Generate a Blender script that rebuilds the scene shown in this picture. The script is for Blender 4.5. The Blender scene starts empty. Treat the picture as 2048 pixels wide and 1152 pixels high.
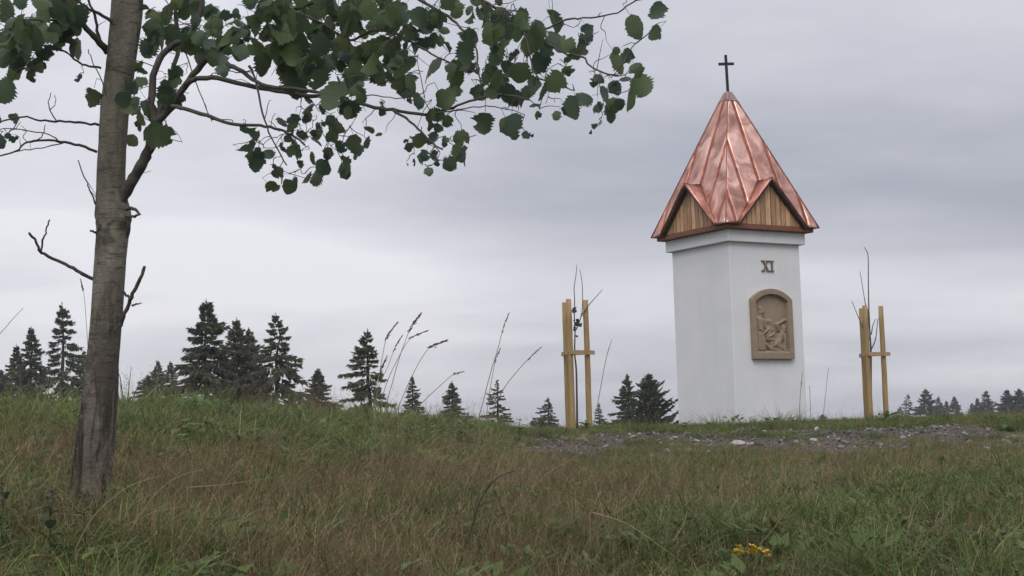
import bpy, math, random
import numpy as np
from mathutils import Vector, Matrix, noise as mnoise

random.seed(11)
rng = np.random.default_rng(11)
scene = bpy.context.scene
C = scene.collection
EYE = 1.6

# ------------------------------------------------------------------ camera
FPX, PITCH, ROLL = 3000.0, 0.0972, 0.0293
cd = bpy.data.cameras.new('camera')
cam = bpy.data.objects.new('camera', cd)
C.objects.link(cam)
cd.sensor_width = 36.0
cd.lens = FPX / 2048 * 36.0
cd.clip_start = 0.1
cd.clip_end = 20000
fw = Vector((0, math.cos(PITCH), math.sin(PITCH)))
up0 = Vector((0, -math.sin(PITCH), math.cos(PITCH)))
rt0 = Vector((1, 0, 0))
rt = rt0 * math.cos(ROLL) - up0 * math.sin(ROLL)
up = rt0 * math.sin(ROLL) + up0 * math.cos(ROLL)
m3 = Matrix((rt, up, -fw)).transposed()
cam.matrix_world = Matrix.Translation((0, 0, EYE)) @ m3.to_4x4()
scene.camera = cam
scene.render.resolution_x, scene.render.resolution_y = 1024, 576
scene.cycles.max_bounces = 5; scene.cycles.diffuse_bounces = 2; scene.cycles.glossy_bounces = 2; scene.cycles.transmission_bounces = 2

# ------------------------------------------------------------------ sky and sun
SUN_AZ, SUN_EL = math.radians(186), math.radians(48)      # azimuth from +Y towards +X
w = bpy.data.worlds.new('World')
scene.world = w
w.use_nodes = True
nt = w.node_tree
nt.nodes.clear()
N = nt.nodes.new
def lk(a, b): nt.links.new(a, b)
def math_node(op, a, b=None, clamp=False):
    n = N('ShaderNodeMath'); n.operation = op; n.use_clamp = clamp
    for i, v in enumerate((a, b)):
        if v is None: continue
        if isinstance(v, (int, float)): n.inputs[i].default_value = v
        else: lk(v, n.inputs[i])
    return n.outputs[0]
out = N('ShaderNodeOutputWorld')
sky = N('ShaderNodeTexSky'); sky.sky_type = 'NISHITA'; sky.sun_disc = False
sky.sun_elevation = SUN_EL; sky.sun_rotation = SUN_AZ
bg1 = N('ShaderNodeBackground'); bg1.inputs['Strength'].default_value = 0.1
lk(sky.outputs[0], bg1.inputs['Color'])
tc = N('ShaderNodeTexCoord')
sep = N('ShaderNodeSeparateXYZ'); lk(tc.outputs['Generated'], sep.inputs[0])
zc = math_node('MAXIMUM', sep.outputs[2], 0.0)
den = math_node('ADD', zc, 0.16)
cx = math_node('DIVIDE', sep.outputs[0], den)
cy = math_node('DIVIDE', sep.outputs[1], den)
comb = N('ShaderNodeCombineXYZ'); lk(cx, comb.inputs[0]); lk(cy, comb.inputs[1])
def cloud_noise(sx, sy, off, rot, detail, rough):
    mp = N('ShaderNodeMapping'); lk(comb.outputs[0], mp.inputs[0])
    mp.inputs['Scale'].default_value = (sx, sy, 1); mp.inputs['Location'].default_value = off
    mp.inputs['Rotation'].default_value = (0, 0, rot)
    nn = N('ShaderNodeTexNoise'); lk(mp.outputs[0], nn.inputs['Vector'])
    nn.inputs['Scale'].default_value = 1.0; nn.inputs['Detail'].default_value = detail
    nn.inputs['Roughness'].default_value = rough
    return nn.outputs['Fac']
n1 = cloud_noise(0.55, 1.05, (3.3, 1.7, 0), 0.25, 3.0, 0.45)
n2 = cloud_noise(1.6, 2.4, (7.1, 4.2, 0), 0.2, 6.0, 0.55)
n3 = cloud_noise(0.9, 1.3, (1.4, 8.6, 0), -0.5, 4.0, 0.5)
# layered overcast: tone by elevation, the layers tilted and broken up by noise
el = math_node('MULTIPLY', math_node('ARCSINE', zc), 57.2958)
hyp = math_node('SQRT', math_node('ADD', math_node('MULTIPLY', sep.outputs[0], sep.outputs[0]), math_node('MULTIPLY', sep.outputs[1], sep.outputs[1])))
saz = math_node('DIVIDE', sep.outputs[0], math_node('MAXIMUM', hyp, 0.001))
lay = math_node('ADD', el, math_node('MULTIPLY', saz, 6.0))
lay = math_node('ADD', lay, math_node('MULTIPLY', math_node('SUBTRACT', n1, 0.5), 6.0))
lay = math_node('ADD', lay, math_node('MULTIPLY', math_node('SUBTRACT', n2, 0.5), 2.5))
tone = N('ShaderNodeValToRGB'); tone.color_ramp.interpolation = 'B_SPLINE'
lk(math_node('DIVIDE', lay, 40.0, True), tone.inputs[0])
te = tone.color_ramp.elements
TONES = [(0.0, .45), (3.0, .50), (5.2, .62), (6.6, .63), (7.7, .42), (10.5, .395), (14.0, .475), (19.0, .48), (40.0, .50)]
te[0].position = 0.0; te[0].color = (TONES[0][1],) * 3 + (1,)
te[1].position = 1.0; te[1].color = (TONES[-1][1],) * 3 + (1,)
for a_, v_ in TONES[1:-1]:
    q_ = te.new(a_ / 40.0); q_.color = (v_, v_, v_, 1)
# the deck is thinner in the low west, where daylight shows through it
gd = Vector((math.sin(math.radians(-16)) * math.cos(math.radians(6)), math.cos(math.radians(-16)) * math.cos(math.radians(6)), math.sin(math.radians(6))))
dp = N('ShaderNodeVectorMath'); dp.operation = 'DOT_PRODUCT'
lk(tc.outputs['Generated'], dp.inputs[0]); dp.inputs[1].default_value = gd
mr = N('ShaderNodeMapRange'); mr.interpolation_type = 'SMOOTHSTEP'
lk(dp.outputs['Value'], mr.inputs['Value'])
mr.inputs['From Min'].default_value = math.cos(math.radians(19)); mr.inputs['From Max'].default_value = 1.0
tn = math_node('ADD', tone.outputs[0], math_node('MULTIPLY', mr.outputs[0], 0.20))
tn = math_node('ADD', tn, math_node('MULTIPLY', math_node('SUBTRACT', n2, 0.5), 0.22))
tn = math_node('ADD', tn, math_node('MULTIPLY', math_node('SUBTRACT', n3, 0.5), 0.30))
ramp = N('ShaderNodeValToRGB'); lk(tn, ramp.inputs[0])
e = ramp.color_ramp.elements
e[0].position = 0.36; e[0].color = (0.354, 0.367, 0.422, 1)
e[1].position = 0.75; e[1].color = (0.735, 0.726, 0.772, 1)
lum = math_node('ADD', math_node('MULTIPLY', math_node('MULTIPLY', zc, zc), 1.5), 0.95)
bg2 = N('ShaderNodeBackground'); lk(ramp.outputs[0], bg2.inputs['Color']); lk(lum, bg2.inputs['Strength'])
mx = N('ShaderNodeMixShader'); mx.inputs[0].default_value = 0.95
lk(bg1.outputs[0], mx.inputs[1]); lk(bg2.outputs[0], mx.inputs[2]); lk(mx.outputs[0], out.inputs['Surface'])

sd = bpy.data.lights.new('sun', 'SUN'); sd.energy = 1.1; sd.angle = math.radians(35); sd.color = (1.0, 0.965, 0.92)
sun = bpy.data.objects.new('sun', sd); C.objects.link(sun)
sdir = Vector((math.sin(SUN_AZ) * math.cos(SUN_EL), math.cos(SUN_AZ) * math.cos(SUN_EL), math.sin(SUN_EL)))
sun.rotation_euler = sdir.to_track_quat('Z', 'Y').to_euler()
sun.location = (0, 0, 30)
vs = scene.view_settings
vs.view_transform = 'Standard'; vs.look = 'None'; vs.exposure = 0.26; vs.gamma = 1.0; vs.use_curve_mapping = False

# ------------------------------------------------------------------ helpers
def ray(px, py):
    X, Y = px - 1024.0, 576.0 - py
    d = fw * FPX + rt * X + up * Y
    return d
def at(px, py, Y):
    """world point seen at a photo pixel, Y metres in front"""
    d = ray(px, py)
    return Vector((0, 0, EYE)) + d * (Y / d.y)

def link(o, parent=None):
    C.objects.link(o)
    if parent is not None: o.parent = parent
    return o
def mesh(name, verts, faces, mat=None, smooth=False):
    me = bpy.data.meshes.new(name)
    me.from_pydata([tuple(v) for v in verts], [], [tuple(f) for f in faces])
    if mat: me.materials.append(mat)
    if smooth: me.polygons.foreach_set('use_smooth', [True] * len(me.polygons))
    me.update()
    return me
def mobj(name, verts, faces, mat=None, parent=None, smooth=False):
    return link(bpy.data.objects.new(name, mesh(name, verts, faces, mat, smooth)), parent)
def empty(name, loc=(0, 0, 0), rz=0.0):
    o = bpy.data.objects.new(name, None); o.location = loc; o.rotation_euler = (0, 0, rz); o.empty_display_size = 0.2
    return link(o)
def tag(o, label=None, cat=None, group=None, kind=None):
    if label: o['label'] = label
    if cat: o['category'] = cat
    if group: o['group'] = group
    if kind: o['kind'] = kind
    return o
def copy_tree(o, parent=None):
    c = o.copy(); C.objects.link(c); c.parent = parent
    for ch in list(o.children): copy_tree(ch, c)
    return c

class MB:
    def __init__(s): s.v = []; s.f = []
    def add(s, v, f):
        b = len(s.v); s.v += [tuple(p) for p in v]; s.f += [tuple(i + b for i in q) for q in f]
    def box(s, x0, x1, y0, y1, z0, z1, M=None):
        v = [Vector(p) for p in ((x0,y0,z0),(x1,y0,z0),(x1,y1,z0),(x0,y1,z0),(x0,y0,z1),(x1,y0,z1),(x1,y1,z1),(x0,y1,z1))]
        if M: v = [M @ p for p in v]
        s.add(v, [(0,3,2,1),(4,5,6,7),(0,1,5,4),(1,2,6,5),(2,3,7,6),(3,0,4,7)])
    def tube(s, pts, rad, seg=6, cap=True):
        pts = [Vector(p) for p in pts]; n = len(pts)
        if n < 2: return
        t0 = (pts[1] - pts[0]).normalized()
        a = t0.orthogonal().normalized()
        v = []
        for i, p in enumerate(pts):
            t = (pts[min(i+1, n-1)] - pts[max(i-1, 0)])
            if t.length < 1e-9: t = t0.copy()
            t.normalize()
            a = (a - t * a.dot(t))
            if a.length < 1e-6: a = t.orthogonal()
            a.normalize(); b = t.cross(a)
            for k in range(seg):
                an = 2 * math.pi * k / seg
                v.append(p + (a * math.cos(an) + b * math.sin(an)) * rad[i])
        f = []
        for i in range(n - 1):
            for k in range(seg):
                k2 = (k + 1) % seg
                f.append((i*seg+k, i*seg+k2, (i+1)*seg+k2, (i+1)*seg+k))
        if cap:
            f.append(tuple(range(seg-1, -1, -1))); f.append(tuple((n-1)*seg + k for k in range(seg)))
        s.add(v, f)
    def build(s, name, mat, parent=None, smooth=False): return mobj(name, s.v, s.f, mat, parent, smooth)
    def mesh(s, name, mat, smooth=False): return mesh(name, s.v, s.f, mat, smooth)

def bevel(o, wdt, seg=2):
    m = o.modifiers.new('bevel', 'BEVEL'); m.width = wdt; m.segments = seg; m.limit_method = 'ANGLE'
    return o

def catmull(P, n=4):
    """smooth a polyline of Vectors (any dimension list)"""
    P = [np.array(p, float) for p in P]
    out = []
    for i in range(len(P) - 1):
        p0, p1, p2, p3 = P[max(i-1,0)], P[i], P[i+1], P[min(i+2,len(P)-1)]
        for k in range(n):
            t = k / n
            out.append(0.5*((2*p1)+(-p0+p2)*t+(2*p0-5*p1+4*p2-p3)*t*t+(-p0+3*p1-3*p2+p3)*t**3))
    out.append(P[-1])
    return out

# ------------------------------------------------------------------ materials
def mat(name, color, rough=0.7, metal=0.0, spec=0.3, var=0.0, vscale=5.0, bump=0.0, bscale=40.0, color2=None, detail=6.0,
        coord='Object', stretch=(1,1,1), bdist=0.01):
    m = bpy.data.materials.new(name); m.use_nodes = True
    t = m.node_tree; b = t.nodes['Principled BSDF']
    b.inputs['Base Color'].default_value = (*color, 1); b.inputs['Roughness'].default_value = rough
    b.inputs['Metallic'].default_value = metal; b.inputs['Specular IOR Level'].default_value = spec
    tcn = t.nodes.new('ShaderNodeTexCoord'); mp = t.nodes.new('ShaderNodeMapping')
    t.links.new(tcn.outputs[coord], mp.inputs[0]); mp.inputs['Scale'].default_value = stretch
    if color2 is not None:
        nn = t.nodes.new('ShaderNodeTexNoise'); nn.inputs['Scale'].default_value = vscale; nn.inputs['Detail'].default_value = detail
        t.links.new(mp.outputs[0], nn.inputs['Vector'])
        r = t.nodes.new('ShaderNodeValToRGB'); r.color_ramp.elements[0].position = 0.35; r.color_ramp.elements[1].position = 0.65
        r.color_ramp.elements[0].color = (*color, 1); r.color_ramp.elements[1].color = (*color2, 1)
        t.links.new(nn.outputs['Fac'], r.inputs[0]); t.links.new(r.outputs[0], b.inputs['Base Color'])
    if bump:
        n2 = t.nodes.new('ShaderNodeTexNoise'); n2.inputs['Scale'].default_value = bscale; n2.inputs['Detail'].default_value = 5
        t.links.new(mp.outputs[0], n2.inputs['Vector'])
        bn = t.nodes.new('ShaderNodeBump'); bn.inputs['Strength'].default_value = bump; bn.inputs['Distance'].default_value = bdist
        t.links.new(n2.outputs['Fac'], bn.inputs['Height']); t.links.new(bn.outputs[0], b.inputs['Normal'])
    return m

def leafy(name, color, color2, trans=0.3, rough=0.55, inst=False, vary=0.35, tip=None):
    """foliage: diffuse/gloss + translucency, colour varied per object or instance and by patches in world space"""
    m = bpy.data.materials.new(name); m.use_nodes = True
    t = m.node_tree; b = t.nodes['Principled BSDF']; L = t.links.new; o = t.nodes['Material Output']
    b.inputs['Roughness'].default_value = rough; b.inputs['Specular IOR Level'].default_value = 0.25
    oi = t.nodes.new('ShaderNodeObjectInfo')
    geo = t.nodes.new('ShaderNodeNewGeometry')
    nn = t.nodes.new('ShaderNodeTexNoise'); nn.inputs['Scale'].default_value = 0.9 if inst else 3.0; nn.inputs['Detail'].default_value = 3
    L(geo.outputs['Position'], nn.inputs['Vector'])
    a = t.nodes.new('ShaderNodeMath'); a.operation = 'ADD'
    L(oi.outputs['Random'], a.inputs[0]); L(nn.outputs['Fac'], a.inputs[1])
    a2 = t.nodes.new('ShaderNodeMath'); a2.operation = 'ADD'
    isl = t.nodes.new('ShaderNodeMath'); isl.operation = 'MULTIPLY_ADD'
    L(geo.outputs['Random Per Island'], isl.inputs[0]); isl.inputs[1].default_value = 1.0; isl.inputs[2].default_value = -0.5
    L(a.outputs[0], a2.inputs[0]); L(isl.outputs[0], a2.inputs[1])
    mr = t.nodes.new('ShaderNodeMapRange'); L(a2.outputs[0], mr.inputs[0])
    mr.inputs['From Min'].default_value = 0.35; mr.inputs['From Max'].default_value = 1.65
    mixc = t.nodes.new('ShaderNodeMix'); mixc.data_type = 'RGBA'
    L(mr.outputs[0], mixc.inputs['Factor']); mixc.inputs['A'].default_value = (*color, 1); mixc.inputs['B'].default_value = (*color2, 1)
    L(mixc.outputs['Result'], b.inputs['Base Color'])
    tr = t.nodes.new('ShaderNodeBsdfTranslucent'); L(mixc.outputs['Result'], tr.inputs['Color'])
    ms = t.nodes.new('ShaderNodeMixShader'); ms.inputs[0].default_value = trans
    L(b.outputs[0], ms.inputs[1]); L(tr.outputs[0], ms.inputs[2]); L(ms.outputs[0], o.inputs['Surface'])
    return m

M = {}
M['plaster'] = mat('white_plaster', (0.775, 0.775, 0.79), 0.85, spec=0.2, color2=(0.725, 0.73, 0.745), vscale=2.2, bump=0.25, bscale=120, bdist=0.004)
def plaster_wear(m):
    t = m.node_tree; b = t.nodes['Principled BSDF']; L = t.links.new
    src = b.inputs['Base Color'].links[0].from_socket
    tcn = t.nodes.new('ShaderNodeTexCoord'); mp = t.nodes.new('ShaderNodeMapping'); mp.inputs['Scale'].default_value = (7, 7, .5); L(tcn.outputs['Object'], mp.inputs[0])
    n_ = t.nodes.new('ShaderNodeTexNoise'); n_.inputs['Scale'].default_value = 1.5; n_.inputs['Detail'].default_value = 6; L(mp.outputs[0], n_.inputs['Vector'])
    r_ = t.nodes.new('ShaderNodeValToRGB'); r_.color_ramp.elements[0].position = .45; r_.color_ramp.elements[0].color = (1, 1, 1, 1)
    r_.color_ramp.elements[1].position = .75; r_.color_ramp.elements[1].color = (.972, .97, .962, 1); L(n_.outputs['Fac'], r_.inputs[0])
    mp2 = t.nodes.new('ShaderNodeTexNoise'); mp2.inputs['Scale'].default_value = 5; mp2.inputs['Detail'].default_value = 7; L(tcn.outputs['Object'], mp2.inputs['Vector'])
    sz = t.nodes.new('ShaderNodeSeparateXYZ'); L(tcn.outputs['Object'], sz.inputs[0])
    a = t.nodes.new('ShaderNodeMath'); a.operation = 'MULTIPLY_ADD'; L(mp2.outputs['Fac'], a.inputs[0]); a.inputs[1].default_value = .9; L(sz.outputs[2], a.inputs[2])
    r2 = t.nodes.new('ShaderNodeValToRGB'); r2.color_ramp.elements[0].position = .42; r2.color_ramp.elements[0].color = (.86, .845, .81, 1)   # rain splash low on the wall
    r2.color_ramp.elements[1].position = .68; r2.color_ramp.elements[1].color = (1, 1, 1, 1); L(a.outputs[0], r2.inputs[0])
    x = src
    for q in (r_.outputs[0], r2.outputs[0]):
        mx_ = t.nodes.new('ShaderNodeMix'); mx_.data_type = 'RGBA'; mx_.blend_type = 'MULTIPLY'; mx_.inputs['Factor'].default_value = 1
        L(x, mx_.inputs['A']); L(q, mx_.inputs['B']); x = mx_.outputs['Result']
    L(x, b.inputs['Base Color'])
plaster_wear(M['plaster'])
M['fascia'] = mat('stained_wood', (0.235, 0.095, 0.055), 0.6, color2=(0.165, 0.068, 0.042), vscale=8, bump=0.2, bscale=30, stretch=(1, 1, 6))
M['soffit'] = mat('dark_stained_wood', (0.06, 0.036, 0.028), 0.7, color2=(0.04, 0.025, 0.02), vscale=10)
M['board'] = None
M['sand'] = mat('sandstone', (0.325, 0.255, 0.182), 0.9, spec=0.15, color2=(0.275, 0.215, 0.152), vscale=9, bump=0.3, bscale=160, bdist=0.003)
M['numeral'] = mat('numeral_stone', (0.21, 0.165, 0.14), 0.8, color2=(0.17, 0.135, 0.115), vscale=20)
M['iron'] = mat('dark_iron', (0.035, 0.03, 0.032), 0.55, metal=0.4)
M['stake'] = mat('debarked_pine', (0.40, 0.275, 0.125), 0.75, color2=(0.27, 0.185, 0.085), vscale=6, bump=0.3, bscale=25, stretch=(6, 6, 0.6), bdist=0.004)
M['batten'] = mat('sawn_pine_batten', (0.46, 0.32, 0.175), 0.75, color2=(0.34, 0.22, 0.12), vscale=9, bump=0.2, bscale=40)
M['stem'] = mat('sapling_bark', (0.085, 0.075, 0.075), 0.7)
M['twig'] = mat('aspen_twig', (0.062, 0.053, 0.050), 0.8, color2=(0.10, 0.085, 0.075), vscale=14)
M['limb'] = mat('aspen_limb_bark', (0.105, 0.097, 0.078), 0.85, color2=(0.065, 0.057, 0.05), vscale=16, bump=0.5, bscale=60)
M['sprucebark'] = mat('spruce_bark', (0.06, 0.045, 0.035), 0.9, bump=0.4)
M['deadtwig'] = mat('dry_stem', (0.055, 0.045, 0.035), 0.9)
M['straw'] = leafy('straw', (0.38, 0.31, 0.155), (0.30, 0.25, 0.13), 0.2)
M['seedhead'] = mat('seed_head', (0.085, 0.06, 0.045), 0.9, color2=(0.13, 0.095, 0.07), vscale=60)
M['stalk'] = mat('grass_stalk', (0.22, 0.19, 0.115), 0.8)
M['needles'] = leafy('spruce_needles', (0.080, 0.100, 0.064), (0.140, 0.156, 0.092), 0.35, 0.7)
M['needles_grey'] = leafy('grey_green_needles', (0.125, 0.125, 0.092), (0.195, 0.178, 0.130), 0.35, 0.8)
M['needles_far'] = leafy('far_needles', (0.060, 0.076, 0.056), (0.100, 0.114, 0.080), 0.3, 0.8)
M['aspen'] = leafy('aspen_leaf', (0.060, 0.096, 0.070), (0.120, 0.165, 0.066), 0.42, 0.45)
M['sapleaf'] = leafy('sapling_leaf', (0.03, 0.05, 0.03), (0.05, 0.07, 0.04), 0.2)
M['weed'] = leafy('weed_leaf', (0.070, 0.125, 0.035), (0.105, 0.165, 0.050), 0.3)
M['weed_dark'] = leafy('dark_weed_leaf', (0.045, 0.075, 0.035), (0.06, 0.095, 0.05), 0.25)
M['yellowleaf'] = leafy('yellowing_leaf', (0.20, 0.17, 0.03), (0.17, 0.16, 0.035), 0.3)
M['flower'] = leafy('yellow_flower', (0.62, 0.42, 0.02), (0.52, 0.33, 0.02), 0.25)
M['g_green'] = leafy('green_grass', (0.036, 0.057, 0.012), (0.172, 0.194, 0.056), 0.35, inst=True)
M['g_lush'] = leafy('lush_grass', (0.042, 0.080, 0.013), (0.160, 0.218, 0.052), 0.35, inst=True)
M['g_dry'] = leafy('dry_grass', (0.105, 0.080, 0.038), (0.39, 0.305, 0.160), 0.25, inst=True)
M['g_seed'] = leafy('brown_panicle_grass', (0.108, 0.070, 0.040), (0.265, 0.172, 0.100), 0.25, inst=True)
M['g_weed'] = leafy('low_herbs', (0.045, 0.078, 0.020), (0.135, 0.188, 0.052), 0.35, inst=True)
M['stone'] = None

def stone_mat():
    m = bpy.data.materials.new('crushed_stone'); m.use_nodes = True
    t = m.node_tree; b = t.nodes['Principled BSDF']; L = t.links.new
    b.inputs['Roughness'].default_value = 0.9
    oi = t.nodes.new('ShaderNodeObjectInfo'); r = t.nodes.new('ShaderNodeValToRGB')
    L(oi.outputs['Random'], r.inputs[0])
    el = r.color_ramp.elements
    el[0].position = 0.0; el[0].color = (0.088, 0.082, 0.080, 1)
    el[1].position = 1.0; el[1].color = (0.48, 0.465, 0.45, 1)
    x = el.new(0.45); x.color = (0.135, 0.124, 0.116, 1)
    x = el.new(0.85); x.color = (0.21, 0.185, 0.17, 1)
    nn = t.nodes.new('ShaderNodeTexNoise'); nn.inputs['Scale'].default_value = 6; nn.inputs['Detail'].default_value = 6
    tcn = t.nodes.new('ShaderNodeTexCoord'); L(tcn.outputs['Object'], nn.inputs['Vector'])
    mx = t.nodes.new('ShaderNodeMix'); mx.data_type = 'RGBA'; mx.blend_type = 'MULTIPLY'; mx.inputs['Factor'].default_value = 0.5
    L(r.outputs[0], mx.inputs['A']); L(nn.outputs['Fac'], mx.inputs['B'])
    bright = t.nodes.new('ShaderNodeBrightContrast'); L(mx.outputs['Result'], bright.inputs[0])
    L(bright.outputs[0], b.inputs['Base Color'])
    bn = t.nodes.new('ShaderNodeBump'); bn.inputs['Strength'].default_value = 0.5; L(nn.outputs['Fac'], bn.inputs['Height']); L(bn.outputs[0], b.inputs['Normal'])
    return m
M['stone'] = stone_mat()
M['palestone'] = mat('pale_stone', (0.46, 0.44, 0.42), 0.9, color2=(0.27, 0.25, 0.24), vscale=12, bump=0.5, bscale=30)

def board_mat():
    m = bpy.data.materials.new('larch_boards'); m.use_nodes = True
    t = m.node_tree; b = t.nodes['Principled BSDF']; L = t.links.new
    b.inputs['Roughness'].default_value = 0.6
    oi = t.nodes.new('ShaderNodeObjectInfo')
    tcn = t.nodes.new('ShaderNodeTexCoord'); mp = t.nodes.new('ShaderNodeMapping'); mp.inputs['Scale'].default_value = (14, 14, 1.6)
    L(tcn.outputs['Object'], mp.inputs[0])
    vm = t.nodes.new('ShaderNodeVectorMath'); vm.operation = 'ADD'; L(mp.outputs[0], vm.inputs[0])
    sc = t.nodes.new('ShaderNodeMath'); sc.operation = 'MULTIPLY'; L(oi.outputs['Random'], sc.inputs[0]); sc.inputs[1].default_value = 37.0
    L(sc.outputs[0], vm.inputs[1])
    nn = t.nodes.new('ShaderNodeTexNoise'); nn.inputs['Scale'].default_value = 2.5; nn.inputs['Detail'].default_value = 6; nn.inputs['Distortion'].default_value = 0.7
    L(vm.outputs[0], nn.inputs['Vector'])
    r = t.nodes.new('ShaderNodeValToRGB'); L(nn.outputs['Fac'], r.inputs[0])
    el = r.color_ramp.elements
    el[0].position = 0.3; el[0].color = (0.36, 0.185, 0.09, 1); el[1].position = 0.7; el[1].color = (0.66, 0.42, 0.245, 1)
    hs = t.nodes.new('ShaderNodeHueSaturation'); L(r.outputs[0], hs.inputs['Color'])
    mr = t.nodes.new('ShaderNodeMapRange'); L(oi.outputs['Random'], mr.inputs[0]); mr.inputs['To Min'].default_value = 0.62; mr.inputs['To Max'].default_value = 1.28
    L(mr.outputs[0], hs.inputs['Value']); L(hs.outputs[0], b.inputs['Base Color'])
    return m
M['board'] = board_mat()

def copper_mat(name, c1, c2, c3, rough=0.36):
    m = bpy.data.materials.new(name); m.use_nodes = True
    t = m.node_tree; b = t.nodes['Principled BSDF']; L = t.links.new
    b.inputs['Metallic'].default_value = 1.0
    tcn = t.nodes.new('ShaderNodeTexCoord'); oi = t.nodes.new('ShaderNodeObjectInfo')
    mp = t.nodes.new('ShaderNodeMapping'); L(tcn.outputs['Object'], mp.inputs[0]); mp.inputs['Scale'].default_value = (1.0, 1.0, 0.7)
    vm = t.nodes.new('ShaderNodeVectorMath'); vm.operation = 'ADD'; L(mp.outputs[0], vm.inputs[0])
    sc = t.nodes.new('ShaderNodeMath'); sc.operation = 'MULTIPLY'; L(oi.outputs['Random'], sc.inputs[0]); sc.inputs[1].default_value = 19.0
    L(sc.outputs[0], vm.inputs[1])
    n1 = t.nodes.new('ShaderNodeTexNoise'); n1.inputs['Scale'].default_value = 3.2; n1.inputs['Detail'].default_value = 6; n1.inputs['Distortion'].default_value = 1.2
    n2 = t.nodes.new('ShaderNodeTexNoise'); n2.inputs['Scale'].default_value = 4.5; n2.inputs['Detail'].default_value = 2
    for n in (n1, n2): L(vm.outputs[0], n.inputs['Vector'])
    r = t.nodes.new('ShaderNodeValToRGB'); L(n1.outputs['Fac'], r.inputs[0])
    el = r.color_ramp.elements
    el[0].position = 0.34; el[0].color = (*c1, 1); el[1].position = 0.66; el[1].color = (*c3, 1); x = el.new(0.52); x.color = (*c2, 1)
    L(r.outputs[0], b.inputs['Base Color'])
    mr = t.nodes.new('ShaderNodeMapRange'); L(n1.outputs['Fac'], mr.inputs[0])
    mr.inputs['From Min'].default_value = 0.3; mr.inputs['From Max'].default_value = 0.7
    mr.inputs['To Min'].default_value = rough + 0.10; mr.inputs['To Max'].default_value = rough - 0.08
    L(mr.outputs[0], b.inputs['Roughness'])
    bn = t.nodes.new('ShaderNodeBump'); bn.inputs['Strength'].default_value = 0.42; bn.inputs['Distance'].default_value = 0.03
    L(n2.outputs['Fac'], bn.inputs['Height']); L(bn.outputs[0], b.inputs['Normal'])
    return m
M['copper'] = copper_mat('copper_sheet', (0.36, 0.19, 0.152), (0.60, 0.34, 0.272), (0.83, 0.55, 0.455), 0.43)
M['copper_seam'] = copper_mat('copper_seam', (0.20, 0.075, 0.052), (0.30, 0.12, 0.085), (0.42, 0.19, 0.135), 0.55)
M['copper_dull'] = copper_mat('dull_copper', (0.30, 0.21, 0.18), (0.38, 0.27, 0.23), (0.45, 0.33, 0.28), 0.5)

# ------------------------------------------------------------------ terrain
RD = [0, 4, 6, 7, 8, 10, 13, 15.5, 17, 18.4, 19.4, 20.5, 22, 24, 30, 40, 60, 100, 150, 300, 600, 2000, 6000]
RZ = [-1.5, -1.05, -.74, -.66, -.60, -.55, -.49, -.41, -.31, -.155, -.055, -.03, -.01, 0, -.08, -.6, -1.8, -4.5, -7.5, -15, -28, -75, -220]
LD = [0, 4, 6, 7.5, 10, 12, 13.5, 18, 24, 30, 40, 60, 100, 150, 300, 600, 2000, 6000]
LZ = [-1.5, -.95, -.55, -.29, 0, .17, .24, .25, .18, -.05, -.6, -1.8, -4.5, -7.5, -15, -28, -75, -220]
def smooth(a, b, x):
    t = np.clip((x - a) / (b - a), 0, 1); return t * t * (3 - 2 * t)
def vnoise(x, y, s, seed=0.0):
    """cheap smooth value noise (sum of sines), vectorised"""
    r = np.zeros_like(x, dtype=float)
    g = np.random.default_rng(int(seed * 1000) + 5)
    for k in range(7):
        a = g.uniform(0, 2 * np.pi); fr = s * g.uniform(0.5, 1.9); ph = g.uniform(0, 2 * np.pi)
        r += np.sin((x * np.cos(a) + y * np.sin(a)) * fr + ph)
    return r / 7 * 1.6
def H(x, y):
    x = np.asarray(x, float); y = np.asarray(y, float)
    d = np.maximum(y, 0)
    wgt = smooth(-3.6, 0.9, x)
    z = np.interp(d, LD, LZ) * (1 - wgt) + np.interp(d, RD, RZ) * wgt
    amp = np.clip(d / 8, 0.2, 1) * np.where(d > 40, 1 + (d - 40) / 40, 1)
    z = z + 0.022 * vnoise(x, y, 1.6, 1) * amp + 0.018 * vnoise(x, y, 4.5, 2)
    return z + EYE
def Hf(x, y): return float(H(np.array([x]), np.array([y]))[0])

def gravel_mask(x, y):
    lo = 17.3 - 1.7 * smooth(4.4, 6.2, x) + 0.45 * vnoise(x, y * 0, 1.3, 7)
    hi = 19.55 - 1.3 * smooth(5.2, 6.8, x) + 0.25 * vnoise(x, y * 0, 1.7, 8)
    m = smooth(lo - 0.5, lo + 0.4, y) * (1 - smooth(hi - 0.2, hi + 0.15, y)) * smooth(-.5, 0.2, x) * (1 - smooth(8.4, 9.2, x))
    n = vnoise(x, y, 2.6, 9)
    n2 = vnoise(x, y, 5.5, 19)
    return np.clip(m * (0.70 + 0.95 * n + .60 * n2), 0, 1)

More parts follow.
